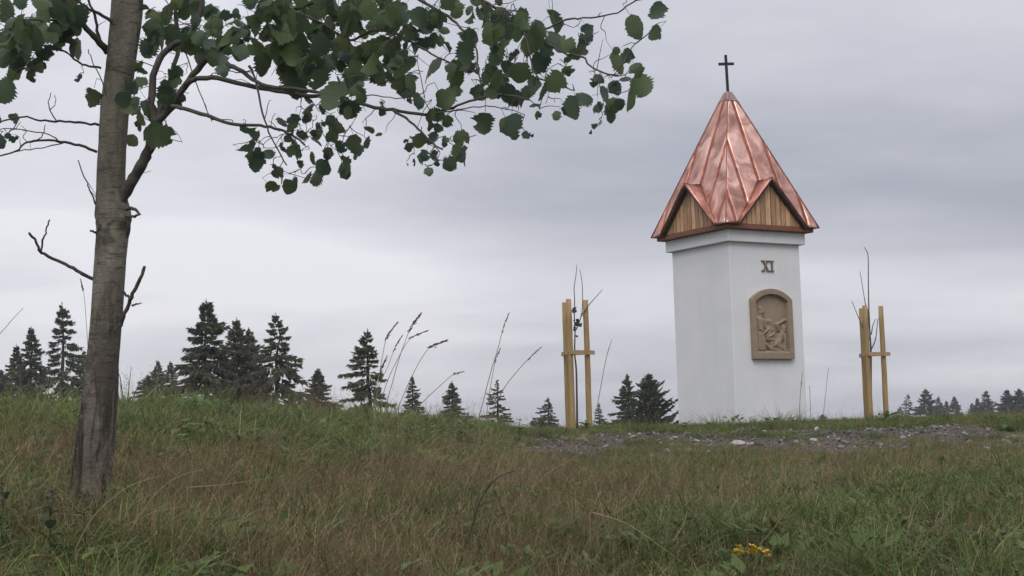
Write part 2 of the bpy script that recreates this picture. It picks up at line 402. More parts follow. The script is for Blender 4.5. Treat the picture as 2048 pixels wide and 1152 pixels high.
def ground_mat():
    m = bpy.data.materials.new('meadow_soil'); m.use_nodes = True
    t = m.node_tree; b = t.nodes['Principled BSDF']; L = t.links.new
    b.inputs['Roughness'].default_value = 0.95; b.inputs['Specular IOR Level'].default_value = 0.1
    geo = t.nodes.new('ShaderNodeNewGeometry')
    n1 = t.nodes.new('ShaderNodeTexNoise'); n1.inputs['Scale'].default_value = 1.2; n1.inputs['Detail'].default_value = 8
    n2 = t.nodes.new('ShaderNodeTexNoise'); n2.inputs['Scale'].default_value = 30; n2.inputs['Detail'].default_value = 5
    L(geo.outputs['Position'], n1.inputs['Vector']); L(geo.outputs['Position'], n2.inputs['Vector'])
    r = t.nodes.new('ShaderNodeValToRGB'); L(n1.outputs['Fac'], r.inputs[0])
    el = r.color_ramp.elements
    el[0].position = 0.35; el[0].color = (0.045, 0.055, 0.022, 1); el[1].position = 0.65; el[1].color = (0.10, 0.08, 0.045, 1)
    at_ = t.nodes.new('ShaderNodeAttribute'); at_.attribute_name = 'gravel'
    gr = t.nodes.new('ShaderNodeValToRGB'); L(n2.outputs['Fac'], gr.inputs[0])
    gr.color_ramp.elements[0].position = 0.35; gr.color_ramp.elements[0].color = (0.05, 0.042, 0.036, 1)
    gr.color_ramp.elements[1].position = 0.65; gr.color_ramp.elements[1].color = (0.125, 0.106, 0.094, 1)
    mx = t.nodes.new('ShaderNodeMix'); mx.data_type = 'RGBA'
    L(at_.outputs['Fac'], mx.inputs['Factor']); L(r.outputs[0], mx.inputs['A']); L(gr.outputs[0], mx.inputs['B'])
    L(mx.outputs['Result'], b.inputs['Base Color'])
    bn = t.nodes.new('ShaderNodeBump'); bn.inputs['Strength'].default_value = 0.42; bn.inputs['Distance'].default_value = 0.03
    L(n2.outputs['Fac'], bn.inputs['Height']); L(bn.outputs[0], b.inputs['Normal'])
    return m
def make_ground():
    xs = np.concatenate([-np.geomspace(12, 6000, 26)[::-1], np.linspace(-11.6, 11.6, 140), np.geomspace(12, 6000, 26)])
    ys = np.concatenate([[-3000, -800, -200, -60, -20, -8, -3], np.linspace(0, 32, 170), np.geomspace(33, 6000, 50)])
    X, Y = np.meshgrid(xs, ys)
    Z = H(X, Y)
    nx, ny = len(xs), len(ys)
    v = np.stack([X.ravel(), Y.ravel(), Z.ravel()], 1)
    i = np.arange(nx * ny).reshape(ny, nx)
    f = np.stack([i[:-1, :-1].ravel(), i[:-1, 1:].ravel(), i[1:, 1:].ravel(), i[1:, :-1].ravel()], 1)
    o = mobj('ground', v.tolist(), f.tolist(), ground_mat(), None, True)
    a = o.data.attributes.new('gravel', 'FLOAT', 'POINT')
    a.data.foreach_set('value', gravel_mask(X.ravel(), Y.ravel()).astype(np.float32))
    return tag(o, 'grassy bank rising to a low crest with bare stony soil', None, kind='structure')
make_ground()

# ------------------------------------------------------------------ wayside shrine
TH = 0.549
shrine = empty('wayside_shrine', (3.633, 24.18, EYE), TH)
tag(shrine, 'tall white square wayside shrine with pointed copper roof and iron cross', 'shrine')
SH, CH = 0.725, 0.7975
def frame_box(h0, h1, z0, z1):
    b = MB(); b.add([(-h0,-h0,z0),(h0,-h0,z0),(h0,h0,z0),(-h0,h0,z0),(-h1,-h1,z1),(h1,-h1,z1),(h1,h1,z1),(-h1,h1,z1)],
                    [(0,3,2,1),(4,5,6,7),(0,1,5,4),(1,2,6,5),(2,3,7,6),(3,0,4,7)])
    return b
o = frame_box(SH, SH, -0.25, 2.905).build('shaft', M['plaster'], shrine); bevel(o, 0.012, 3)
o = frame_box(CH, CH, 2.889, 3.079).build('cornice', M['plaster'], shrine); bevel(o, 0.01, 2)
# numeral XI
def extrude_poly(poly, y0, y1):
    n = len(poly)
    v = [(x, y0, z) for x, z in poly] + [(x, y1, z) for x, z in poly]
    f = [tuple(range(n)), tuple(range(2*n-1, n-1, -1))] + [(i, i + n, (i+1) % n + n, (i+1) % n) for i in range(n)]
    return v, f
NZ0, NZ1 = 2.445, 2.615
num = empty('numeral'); num.parent = shrine
xg = MB()
ya, yb = -SH - 0.022, -SH + 0.002
def bar(b, x0, z0, x1, z1, wd, y0, y1):
    b.add(*extrude_poly([(x0 - wd/2, z0), (x0 + wd/2, z0), (x1 + wd/2, z1), (x1 - wd/2, z1)], y0, y1))
bar(xg, 0.045, NZ0, -0.055, NZ1, 0.033, ya, yb)
bar(xg, -0.055, NZ0, 0.045, NZ1, 0.015, ya + 0.003, yb)
for x in (-0.055, 0.045):
    for z0, z1 in ((NZ0 - 0.001, NZ0 + 0.014), (NZ1 - 0.014, NZ1 + 0.001)):
        xg.box(x - 0.036, x + 0.036, ya - 0.002, yb, z0, z1)
xg.build('letter_x', M['numeral'], num)
ig = MB()
ig.box(0.111, 0.139, ya, yb, NZ0, NZ1)
for z0, z1 in ((NZ0 - 0.001, NZ0 + 0.016), (NZ1 - 0.016, NZ1 + 0.001)): ig.box(0.087, 0.163, ya - 0.002, yb, z0, z1)
ig.build('letter_i', M['numeral'], num)

# relief tablet with arched top
TX, TW, TZ0, TZS, TZT = 0.048, 0.417, 1.055, 1.995, 2.164
def arch(hw, z0, zs, zt, n=16):
    rise = zt - zs; R = (hw * hw + rise * rise) / (2 * rise); a = math.asin(hw / R)
    pts = [(-hw, z0), (hw, z0)]
    for k in range(n + 1):
        t = a - 2 * a * k / n
        pts.append((R * math.sin(t), zt - R + R * math.cos(t)))
    return pts
outer = arch(TW, TZ0, TZS, TZT); inner = arch(TW - 0.085, TZ0 + 0.105, TZS - 0.03, TZT - 0.085)
tb = MB(); n = len(outer); yF, yW, yB = -SH - 0.072, -SH + 0.01, -SH - 0.004
inn_b = [(x * 0.94, TZ0 + 0.6 + (z - TZ0 - 0.6) * 0.96) for x, z in inner]
v = [(TX + x, yF, z) for x, z in outer] + [(TX + x, yF, z) for x, z in inner] + [(TX + x, yB, z) for x, z in inn_b] + [(TX + x, yW, z) for x, z in outer]
f = []
for i in range(n):
    j = (i + 1) % n
    f += [(i, j, n + j, n + i), (n + i, n + j, 2*n + j, 2*n + i), (j, i, 3*n + i, 3*n + j)]
tb.add(v, f)
tab = tb.build('relief_tablet', M['sand'], shrine); bevel(tab, 0.006, 2)
# figures carved as one relief field inside the niche
def relief():
    W, Ht = 0.655, 0.93
    nx, nz = 84, 122
    U, V = np.meshgrid(np.linspace(0, 1, nx), np.linspace(0, 1, nz))
    x, z = U * W, V * Ht
    h = np.zeros_like(x)
    def cap(u0, v0, u1, v1, r0, r1, A, base=0.0):
        nonlocal h
        ax, az, bx, bz = u0*W, v0*Ht, u1*W, v1*Ht
        dx, dz = bx-ax, bz-az; L2 = dx*dx+dz*dz+1e-9
        t = np.clip(((x-ax)*dx+(z-az)*dz)/L2, 0, 1)
        d = np.hypot(x-ax-t*dx, z-az-t*dz); r = r0+(r1-r0)*t
        q = np.clip(1-(d/r)**2, 0, 1)
        h = np.where(d < r, np.maximum(h, base*(q > 0) + A*np.sqrt(q)), h)
    # standing robed man at one side
    cap(.10,.38,.12,.03,.060,.066,.050); cap(.20,.38,.20,.03,.045,.05,.045); cap(.14,.54,.14,.36,.078,.070,.062)
    cap(.07,.57,.08,.40,.030,.026,.062,.01); cap(.08,.40,.24,.36,.026,.020,.062,.014); cap(.20,.55,.27,.42,.028,.022,.060,.014)
    cap(.17,.64,.17,.61,.028,.028,.05); cap(.19,.71,.18,.67,.044,.036,.070); cap(.23,.69,.24,.67,.016,.012,.07,.01); cap(.17,.75,.20,.74,.036,.034,.066)
    for k in range(5): cap(.055+.042*k,.32,.05+.045*k,.05,.010,.012,.030,.042)
    # kneeling man with raised hammer hand
    cap(.44,.50,.46,.46,.044,.038,.070); cap(.50,.48,.51,.47,.014,.012,.066,.01); cap(.42,.53,.47,.53,.036,.034,.068)
    cap(.44,.42,.36,.28,.058,.066,.062); cap(.48,.40,.52,.33,.026,.022,.068,.012); cap(.52,.33,.38,.27,.022,.018,.070,.014)
    cap(.36,.40,.26,.35,.026,.02,.064,.012); cap(.26,.35,.22,.33,.022,.026,.07,.012)
    cap(.36,.24,.52,.22,.056,.046,.058); cap(.52,.22,.44,.06,.040,.032,.055); cap(.30,.14,.46,.05,.040,.034,.05)
    # man laid on the beam, arm stretched up
    cap(.86,.42,.86,.37,.042,.036,.066); cap(.86,.45,.90,.44,.034,.03,.064)
    cap(.66,.48,.90,.55,.018,.013,.040,.010); cap(.66,.48,.72,.38,.026,.03,.05,.01); cap(.90,.55,.94,.57,.016,.012,.055,.01)
    cap(.80,.32,.70,.18,.062,.062,.060); cap(.88,.31,.88,.10,.026,.022,.060,.008); cap(.74,.24,.56,.13,.048,.034,.06)
    cap(.58,.16,.86,.05,.036,.028,.052); cap(.70,.16,.96,.03,.026,.024,.050); cap(.46,.06,.74,.02,.028,.024,.046)
    for k in range(8): cap(.40+.065*k,.17-.004*k,.52+.062*k,.03,.011,.013,.030,.030)
    cap(-.1,.0,1.1,.0,.030,.030,.058)                      # ledge
    cap(.56,.12,.98,.50,.020,.018,.012)                    # beam
    h += 0.0018 * np.sin(x * 90 + 3 * np.sin(z * 40)) * (h > .01)
    k = np.array([1, 2, 1]) / 4.0
    for _ in range(1):
        h = np.apply_along_axis(lambda a: np.convolve(np.pad(a, 1, 'edge'), k, 'valid'), 0, h)
        h = np.apply_along_axis(lambda a: np.convolve(np.pad(a, 1, 'edge'), k, 'valid'), 1, h)
    h = np.minimum(h, .078)
    # cut away outside the arched opening
    v = np.stack([(TX - W/2 + x).ravel(), (yB + 0.0015 - h * 1.0).ravel(), (TZ0 + .100 + z).ravel()], 1)
    hw, zs, zt = TW - .080, TZS - .03, TZT - .082
    rise = zt - zs; R = (hw*hw + rise*rise) / (2*rise)
    zz = TZ0 + .100 + z; xx = x - W/2
    ok = (zz <= zs) | ((xx**2 + (zz - (zt - R))**2) <= R*R)
    idx = np.arange(nx*nz).reshape(nz, nx)
    f = np.stack([idx[:-1,:-1].ravel(), idx[:-1,1:].ravel(), idx[1:,1:].ravel(), idx[1:,:-1].ravel()], 1)
    okf = ok.ravel()[f].all(1)
    me = mobj('carved_figures', v.tolist(), f[okf].tolist(), M['sand'], tab, True)
    me['label'] = 'carved group with a standing man, a kneeling man and one lying'
    b = MB(); pl = [(TX + a*.99, c) for a, c in inn_b]
    b.add(*extrude_poly(pl, yB - .0005, yB + .003)); b.build('niche_back', M['sand'], tab)
relief()

# roof
EV, EZ, AZ = 0.96, 3.145, 5.585
GH, GZ, GW = 0.70, 3.875, 0.70        # gable half width at the eave, ridge height
slope = (AZ - EZ) / EV
fb = MB()
for k in range(4):
    Rk = Matrix.Rotation(k * math.pi / 2, 4, 'Z')
    hb = MB(); hb.box(-0.895, 0.815, -0.895, -0.815, 3.0795, 3.163, Rk)
    o = hb.build('fascia_board', M['fascia'], shrine); bevel(o, 0.006, 2)
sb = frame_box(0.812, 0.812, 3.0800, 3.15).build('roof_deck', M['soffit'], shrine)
def z_hip(x): return EZ + slope * (EV - abs(x))
def z_low(x):
    ax = abs(x)
    return GZ - (GZ - EZ) / GH * ax if ax < GH else EZ
def pyr_y(z): return -(EV - (z - EZ) / slope)
nrm = Vector((0, -slope, 1)).normalized()
ZCUT = 5.36
def panel_verts(x0, x1, nu, nv, thick=0.008, seed=0.0, zlo=z_low, surf=None):
    """a sheet of copper on the front roof plane between two seams, gently dented, closed with thickness"""
    top, bot = [], []
    for i in range(nu + 1):
        x = x0 + (x1 - x0) * i / nu
        for j in range(nv + 1):
            a, b = zlo(x), min(z_hip(x), ZCUT)
            z = a + (b - a) * j / nv
            p = Vector((x, pyr_y(z), z))
            ed = min(i, nu - i) / nu * 2 * min(j, nv - j) / nv * 2
            d = 0.034 * ed * mnoise.noise(Vector((x * 4 + seed, z * 3.0, seed * 3.1))) + 0.004 * ed * mnoise.noise(Vector((x * 13, z * 9, seed)))
            top.append(p + nrm * (d + 0.004)); bot.append(p - nrm * thick)
    return top, bot
def grid_faces(nu, nv, off=0, flip=False):
    f = []
    for i in range(nu):
        for j in range(nv):
            q = (off + i*(nv+1)+j, off + (i+1)*(nv+1)+j, off + (i+1)*(nv+1)+j+1, off + i*(nv+1)+j+1)
            f.append(q[::-1] if flip else q)
    return f
def closed_panel(top, bot, nu, nv):
    n = len(top); f = grid_faces(nu, nv) + grid_faces(nu, nv, n, True)
    rim = [i*(nv+1) for i in range(nu+1)] + [nu*(nv+1)+j for j in range(1, nv+1)] + [i*(nv+1)+nv for i in range(nu-1, -1, -1)] + [j for j in range(nv-1, 0, -1)]
    for a in range(len(rim)):
        b = (a + 1) % len(rim); f.append((rim[a], rim[a] + n, rim[b] + n, rim[b]))
    return top + bot, f
roof = empty('copper_roof'); roof.parent = shrine
S1, S2 = 0.39, 0.735
cuts = [(-EV, -S2, 3, 8), (-S2, -S1, 6, 12), (-S1, 0.0, 6, 18), (0.0, S1, 6, 18), (S1, S2, 6, 12), (S2, EV, 3, 8)]
for k in range(4):
    Rk = Matrix.Rotation(k * math.pi / 2, 4, 'Z')
    for ci, (a, b, nu, nv) in enumerate(cuts):
        if abs(a) >= EV: a = -EV + 0.001
        if abs(b) >= EV: b = EV - 0.001
        top, bot = panel_verts(a, b, nu, nv, seed=k * 7.3 + ci * 2.1)
        vv, ff = closed_panel([Rk @ p for p in top], [Rk @ p for p in bot], nu, nv)
        o = mobj('roof_panel', vv, ff, M['copper'], roof, True)
    # standing seams
    for sx in (-S2, -S1, 0.0, S1, S2):
        z0 = z_low(sx) + (0.05 if sx else 0.0); z1 = min(z_hip(sx), 5.33) - 0.01
        p0 = Vector((sx, pyr_y(z0), z0)); p1 = Vector((sx, pyr_y(z1), z1))
        s = MB(); c = (p1 - p0).normalized(); sd_ = Vector((1, 0, 0))
        hw = 0.010; ht = 0.021
        vv = []
        for p, tp in ((p0, .25), (p0 + c * 0.08, 1), (p1, .8)):
            vv += [p - sd_ * hw * 1.7, p - sd_ * hw * .4 + nrm * ht * tp, p + sd_ * hw * .4 + nrm * ht * tp, p + sd_ * hw * 1.7]
        ff = []
        for r in range(2):
            for q in range(3): ff.append((r*4+q, r*4+q+1, (r+1)*4+q+1, (r+1)*4+q))
        ff += [(0, 3, 2, 1), (8, 9, 10, 11)]
        s.add([Rk @ p for p in vv], ff)
        s.build('standing_seam', M['copper_seam'], roof)
    # hip rib down the corner
    hp0 = Vector((-EV, -EV, EZ)); hp1 = Vector((-0.10, -0.10, AZ - slope * 0.10))
    hb = MB(); hb.tube([Rk @ (hp0 + (hp1 - hp0) * t + Vector((-.002, -.002, 0))) for t in np.linspace(0, 1, 9)], [0.011] * 9, 6)
    hb.build('hip_seam', M['copper_seam'], roof, True)
    # gable roof: two slopes from a short level ridge to the valleys, overhanging the boards
    YF = -EV
    ridge_b = Vector((0, pyr_y(GZ), GZ)); ridge_f = Vector((0, YF - 0.03, GZ + 0.028))
    for sgn in (-1, 1):
        eave = Vector((sgn * GH, YF, EZ))
        nu, nv = 4, 10
        nn = Vector((sgn * (GZ - EZ), 0, GH)).normalized()
        top, bot = [], []
        for i in range(nu + 1):
            for j in range(nv + 1):
                tj = j / nv
                fr = ridge_f.lerp(eave + Vector((0, -0.018, 0)), tj); bk = ridge_b.lerp(eave + Vector((0, 0.03, 0)), tj)
                p = fr.lerp(bk, i / nu)
                ed = min(i, nu - i) / nu * 2 * min(j, nv - j) / nv * 2
                p = p + nn * (0.016 * ed * mnoise.noise(Vector((tj * 3, i * .5, k * 3 + sgn))) + 0.006)
                top.append(Rk @ p); bot.append(Rk @ (p - nn * 0.020))
        vv, ff = closed_panel(top, bot, nu, nv)
        if sgn < 0: ff = [q[::-1] for q in ff]
        mobj('gable_roof_slope', vv, ff, M['copper'], roof, True)
        # dark underside lining of the overhang
        lb = MB()
        q = [Vector((0, YF - .01, GZ - .002)), Vector((0, -0.80, GZ - .012)), Vector((sgn * (GH - .012), -0.80, EZ - .0)), Vector((sgn * (GH - .012), YF + .004, EZ + .0))]
        q2 = [p - nn * 0.024 for p in q]
        q = [p - nn * 0.0165 for p in q]
        lb.add([Rk @ p for p in q + q2], [(0,1,2,3),(7,6,5,4),(0,4,5,1),(1,5,6,2),(2,6,7,3),(3,7,4,0)])
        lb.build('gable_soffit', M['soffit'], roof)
    # fold along the front edge, and valley seams
    for sgn in (-1, 1):
        eave = Vector((sgn * GH, YF - .018, EZ))
        hb = MB(); hb.tube([Rk @ (ridge_f.lerp(eave, t) + Vector((0, 0, .004))) for t in (0, .25, .5, .75, 1)], [0.010] * 5, 5)
        hb.build('gable_edge_fold', M['copper_seam'], roof, True)
        hb = MB(); hb.tube([Rk @ (ridge_b.lerp(Vector((sgn * GH, YF, EZ)), t) + nrm * .008) for t in (0, .3, .6, 1)], [0.012, .009, .009, .007], 5)
        hb.build('valley_seam', M['copper'], roof, True)
    hb = MB(); hb.tube([Rk @ p for p in (ridge_f + Vector((0, 0, .008)), ridge_f.lerp(ridge_b, .5) + Vector((0, 0, -.004)), ridge_b + Vector((0, .01, .03)))], [.012, .013, .012], 5)
    hb.build('gable_ridge_fold', M['copper_seam'], roof, True)
    # boarded gable wall
    YG = -0.878
    gw_, gt = 0.66, GZ - 0.03
    gx = lambda z: gw_ * (1 - (z - 3.15) / (gt - 3.15))
    gz = lambda x: 3.150 + (gt - 3.15) * (1 - abs(x) / gw_)
    g = MB(); gv, gf = extrude_poly([(-gw_, 3.152), (gw_, 3.152), (0, gt)], YG + .014, YG + .03)
    g.add([Rk @ Vector(p) for p in gv], gf)
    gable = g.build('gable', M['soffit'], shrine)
    rb = random.Random(k + 3); x = -0.66
    while x < 0.655:
        wd = rb.uniform(0.085, 0.112); x1 = min(x + wd, 0.66)
        a, b = x + 0.0075, x1 - 0.0075
        pts = [(a, 3.153), (b, 3.153), (b, max(gz(b), 3.156))]
        if a < 0 < b: pts.append((0, gt))
        pts.append((a, max(gz(a), 3.156)))
        dy = rb.uniform(-.003, .003)
        bv, bf = extrude_poly(pts, YG - .006 + dy, YG + .0135)
        b_ = MB(); b_.add([Rk @ Vector(p) for p in bv], bf); b_.build('board', M['board'], gable)
        x = x1
# cap and cross
cp = frame_box(0.118, 0.050, 5.315, 5.478).build('roof_cap', M['copper_dull'], shrine); bevel(cp, 0.008, 2)
cr = MB(); LE = Matrix.Translation((0, 0, 5.45)) @ Matrix.Rotation(math.radians(-1.3), 4, 'Y') @ Matrix.Rotation(-TH + 0.10, 4, 'Z')
cr.box(-0.021, 0.021, -0.015, 0.015, 0.0, 0.648, LE)
cr2 = MB(); cr2.box(-0.128, 0.128, -0.017, 0.017, 0.478, 0.520, LE)
cross = cr.build('cross', M['iron'], shrine); cr2.build('crossbar', M['iron'], cross)

# ------------------------------------------------------------------ staked saplings
def make_support(name):
    r = empty(name)
    posts = [(-0.047, 0.30, 1.985), (0.0, -0.10, 2.0), (0.262, 0.16, 2.0)]
    for i, (x, y, h) in enumerate(posts):
        b = MB()
        zs = np.linspace(-0.3, h, 9)
        rr = random.Random(i)
        b.tube([(x + rr.uniform(-.003, .003), y, z) for z in zs], [0.046 - 0.005 * z / h for z in zs], 12)
        o = b.build('stake', M['stake'], r, False)
        o.data.polygons.foreach_set('use_smooth', [len(p.vertices) == 4 for p in o.data.polygons])
    zc_ = 1.205
    def batten(p, q, ext0, ext1, z, side):
        p, q = Vector(p), Vector(q); d = (q - p).normalized(); n = Vector((d.y, -d.x, 0)) * side
        a = p - d * ext0 + n * 0.0555; c = q + d * ext1 + n * 0.0555
        b = MB(); h, t = 0.030, 0.0105
        b.add([a - n*t + Vector((0,0,z-h)), c - n*t + Vector((0,0,z-h)), c + n*t + Vector((0,0,z-h)), a + n*t + Vector((0,0,z-h)),
               a - n*t + Vector((0,0,z+h)), c - n*t + Vector((0,0,z+h)), c + n*t + Vector((0,0,z+h)), a + n*t + Vector((0,0,z+h))],
              [(0,3,2,1),(4,5,6,7),(0,1,5,4),(1,2,6,5),(2,3,7,6),(3,0,4,7)])
        b.build('batten', M['batten'], r)
    P = [Vector((x, y, 0)) for x, y, h in posts]
    batten(P[1], P[2], 0.045, 0.10, zc_, 1)
    batten(P[0], P[1], 0.07, 0.04, zc_ - .004, 1)
    batten(P[2], P[0], 0.05, 0.05, zc_ + .006, 1)
    return r
SUPPORT_GROUP = 'three-stake tree supports either side of the shrine'
s1 = make_support('tree_support')
p = at(1145, 852, 22.4); s1.location = (p.x, 22.4, Hf(p.x, 22.4) - 0.0)
tag(s1, 'three round wooden stakes with a batten around the leafy sapling, beside the spruces', 'tree support', SUPPORT_GROUP)
s2 = copy_tree(s1)
p = at(1741, 838, 24.6); s2.location = (p.x, 24.6, Hf(p.x, 24.6) - 0.06); s2.rotation_euler.z = -0.20
tag(s2, 'three wooden stakes with a batten around the leafless sapling beyond the shrine', 'tree support', SUPPORT_GROUP)

def px_tube(mb, pts, Y, wpx, seg=5, n=3, jit=0.0):
    P = catmull([(*at(a, b, Y if not isinstance(Y, (list, tuple)) else Y[i]), ) for i, (a, b) in enumerate(pts)], n)
    m_ = len(P); Ym = Y if not isinstance(Y, (list, tuple)) else Y[0]
    w0, w1 = wpx
    mb.tube([Vector(p) for p in P], [max((w0 + (w1 - w0) * i / (m_ - 1)) * Ym / FPX / 2, .0012) for i in range(m_)], seg)
def sapling(label, Y, stem, twigs, leaves, scale_off, name='sapling'):
    r = empty(name); base = at(*stem[0], Y); base.z = Hf(base.x, Y)
    r.location = base
    tag(r, label, 'sapling', 'young trees tied to stakes')
    b = MB(); px_tube(b, stem, Y, (4.6, 2.6), 6); sub(b, base).build('stem', M['stem'], r, True)
    for t in twigs:
        b = MB(); px_tube(b, t, Y, (2.6, 1.1), 5); sub(b, base).build('twig', M['stem'], r, True)
    for (x, y, s_) in leaves:
        c = at(x, y, Y) - base; s_ = 1.25 * s_ * Y / FPX
        b = MB(); a1 = random.uniform(0, 6.28); u = Vector((math.cos(a1), .3, math.sin(a1))).normalized(); vv = u.orthogonal().normalized()
        ring = [(0, -.5), (.3, -.25), (.36, .05), (.2, .35), (0, .55), (-.2, .35), (-.36, .05), (-.3, -.25)]
        b.add([c + u * (a * s_) + vv * (d * s_) for a, d in ring] + [c + u.cross(vv) * .1 * s_], [(i, (i+1) % 8, 8) for i in range(8)])
        b.build('leaf', M['sapleaf'], r)
    return r
def sub(b, base):
    b.v = [(x - base.x, y - base.y, z - base.z) for x, y, z in b.v]; return b
z4 = lambda L: [(1080 + x / 3.2, 520 + y / 3.2) for x, y in L]
sapling('thin young tree with a few dark leaves between the stakes nearest the big tree', 22.5,
        z4([(238, 1075), (236, 900), (232, 700), (222, 600), (224, 460)]),
        [z4([(224, 460), (220, 350), (222, 250), (218, 180), (230, 100), (236, 30)]), z4([(224, 460), (255, 390), (272, 300), (270, 150), (255, 60)]), z4([(262, 360), (320, 280), (400, 190)])],
        [(1080 + x / 3.2, 520 + y / 3.2, s_) for x, y, s_ in ((216, 322, 9), (224, 310, 8), (212, 330, 8), (243, 398, 8), (230, 402, 7), (262, 412, 7), (218, 318, 9), (228, 328, 7), (240, 385, 8), (233, 413, 8), (256, 420, 8), (222, 432, 7), (236, 488, 6), (218, 445, 6), (247, 408, 6), (278, 358, 4), (218, 388, 5))], 0)
z5 = lambda L: [(1680 + x / 2.88, 480 + y / 2.88) for x, y in L]
sapling('bare young tree with long thin upright twigs between the stakes beyond the shrine', 24.75,
        z5([(182, 1050), (178, 830), (178, 640), (172, 540), (166, 400)]),
        [z5([(166, 400), (163, 250), (162, 100), (152, 62), (138, 40)]), z5([(172, 540), (158, 400), (150, 390), (135, 300), (115, 180)]), z5([(160, 420), (142, 350)]),
         z5([(176, 580), (135, 510), (100, 430), (68, 350)]), z5([(180, 630), (205, 570), (216, 470), (222, 452)]), z5([(180, 545), (190, 490), (206, 455)])], [], 0)

# ------------------------------------------------------------------ spruces
def spruce(label, px, top, Y, hwpx, open_=0.5, droop=0.3, material='needles', seed=0, spacing=0.5, taper=0.85, base_row=None, twin=None, up_tip=0.25, detail=1.0, name='spruce_tree', group='spruces beyond the crest'):
    rs = np.random.default_rng(seed + 100)
    tip = at(px, top, Y); gz_ = Hf(tip.x, Y)
    Ht = tip.z - gz_
    r = empty(name, (tip.x, Y, gz_), rs.uniform(0, 6.28)); tag(r, label, 'spruce', group)
    k = Y / FPX
    if base_row is None: base_row = 835
    vis = (base_row - top) * k                       # visible height
    hw = hwpx * k * 1.12
    def radius(h):                                   # branch length at depth h below the tip
        q_ = np.clip(h / vis, 0, 1.6); return hw * q_ ** taper * (0.55 + 0.45 * min(q_ / .35, 1))
    tb_ = MB()
    sway = [Vector((rs.normal(0, .01) * Ht * t, rs.normal(0, .01) * Ht * t, Ht * (1 - (1 - t) ** 1.0))) for t in np.linspace(0, 1, 8)]
    sway[0] = Vector((0, 0, -.3)); sway[-1] = Vector((0, 0, Ht))
    tb_.tube(sway, list(np.linspace(0.022 * Ht + .02, 0.006, 8)), 7)
    tb_.build('trunk', M['sprucebark'], r, True)
    V, F = [], []
    bb = MB()
    def spray(P, D, L, Wd):
        """arrays of needle sprays: P base, D dir, L length, Wd width"""
        n = len(P)
        rnd = rs.normal(size=(n, 3)); side = np.cross(D, rnd); side /= np.linalg.norm(side, axis=1)[:, None] + 1e-9
        a = P; c = P + D * L[:, None]; m_ = P + D * (L * .45)[:, None]
        q = np.stack([a, m_ + side * Wd[:, None], c, m_ - side * Wd[:, None]], 1).reshape(-1, 3)
        b = sum(len(x) for x in V); V.append(q)
        i = b + np.arange(n)[:, None] * 4
        F.append(np.concatenate([i, i + 1, i + 2, i + 3], 1))
    h = 0.0; asym = rs.uniform(.05, .28); aphi = rs.uniform(0, 6.28)
    # leader
    nl = 26
    P = np.stack([rs.normal(0, .01, nl), rs.normal(0, .01, nl), Ht - rs.uniform(0, .13 * vis, nl)], 1)
    D = np.stack([rs.normal(0, .5, nl), rs.normal(0, .5, nl), np.full(nl, .7)], 1); D /= np.linalg.norm(D, axis=1)[:, None]
    kk_ = .35 + (Ht - P[:, 2]) / (.13 * vis); spray(P, D, (.026 * vis + .03) * kk_, (.005 * vis + .008) * kk_)
    h = 0.075 * vis; step = spacing * vis / 9.5
    wh = 0
    while h < min(Ht * 0.97, vis * 1.45):
        Rr = radius(h) * rs.uniform(.78, 1.22); nb = int(rs.integers(4, 7)) + (2 if open_ < .4 else 0)
        a0 = rs.uniform(0, 6.28)
        for bi in range(nb):
            if rs.random() < open_ * 0.22: continue
            az = a0 + bi * 6.283 / nb + rs.normal(0, .25); L = Rr * rs.uniform(.62, 1.12) * (1 + asym * math.cos(az - aphi)) * (1 + .25 * (rs.random() < .08))
            zz = Ht - h + rs.normal(0, .34) * step
            frac = min(h / vis, 1)
            el0 = 0.75 - 0.95 * min(frac * 1.6, 1) * (0.5 + droop)      # upper branches ascend, lower droop
            d0 = np.array([math.cos(az), math.sin(az), 0.0])
            ts = np.linspace(0, 1, 7)
            zoff = L * (math.tan(el0) * ts * .75 - droop * .55 * ts ** 1.5 + up_tip * np.clip(ts - .55, 0, 1) ** 1.4 * 1.2)
            ax = d0[None] * (ts * L)[:, None]; ax[:, 2] = zz + zoff
            bb.tube([Vector(p) for p in ax[::2]], [max(.012 * L * (1 - t) + .006, .004) for t in ts[::2]], 3, False)
            ns = int((30 + 66 * (1 - open_) + 20 * frac) * detail)
            u = np.sqrt(rs.uniform(.02, 1, ns)); idx = u * 6; i0 = np.clip(idx.astype(int), 0, 5); fr = idx - i0
            P = ax[i0] * (1 - fr)[:, None] + ax[i0 + 1] * fr[:, None]
            tang = ax[i0 + 1] - ax[i0]; tang /= np.linalg.norm(tang, axis=1)[:, None] + 1e-9
            sidev = np.array([-math.sin(az), math.cos(az), 0])
            sg = rs.choice([-1, 1], ns)
            D = tang * rs.uniform(.3, 1.0, ns)[:, None] + sidev[None] * (sg * rs.uniform(.2, 1.0, ns))[:, None]
            D[:, 2] -= rs.uniform(-.25, 1.25, ns) * (.5 + droop)
            D /= np.linalg.norm(D, axis=1)[:, None]
            Ls = (L * .26 * (1 - .5 * u) + .026 * vis) * rs.uniform(.6, 1.2, ns)
            spray(P, D, Ls, Ls * rs.uniform(.08, .19, ns))
        h += step * rs.uniform(.75, 1.25) * (0.55 + .6 * min(h / vis, 1)); wh += 1
    V = np.concatenate(V); F = np.concatenate(F)
    cr_ = mobj('crown', V.tolist(), F.tolist(), M[material], r)
    tag(bb.build('branches', M['sprucebark'], r), kind='stuff')
    if twin:
        pass
    return r
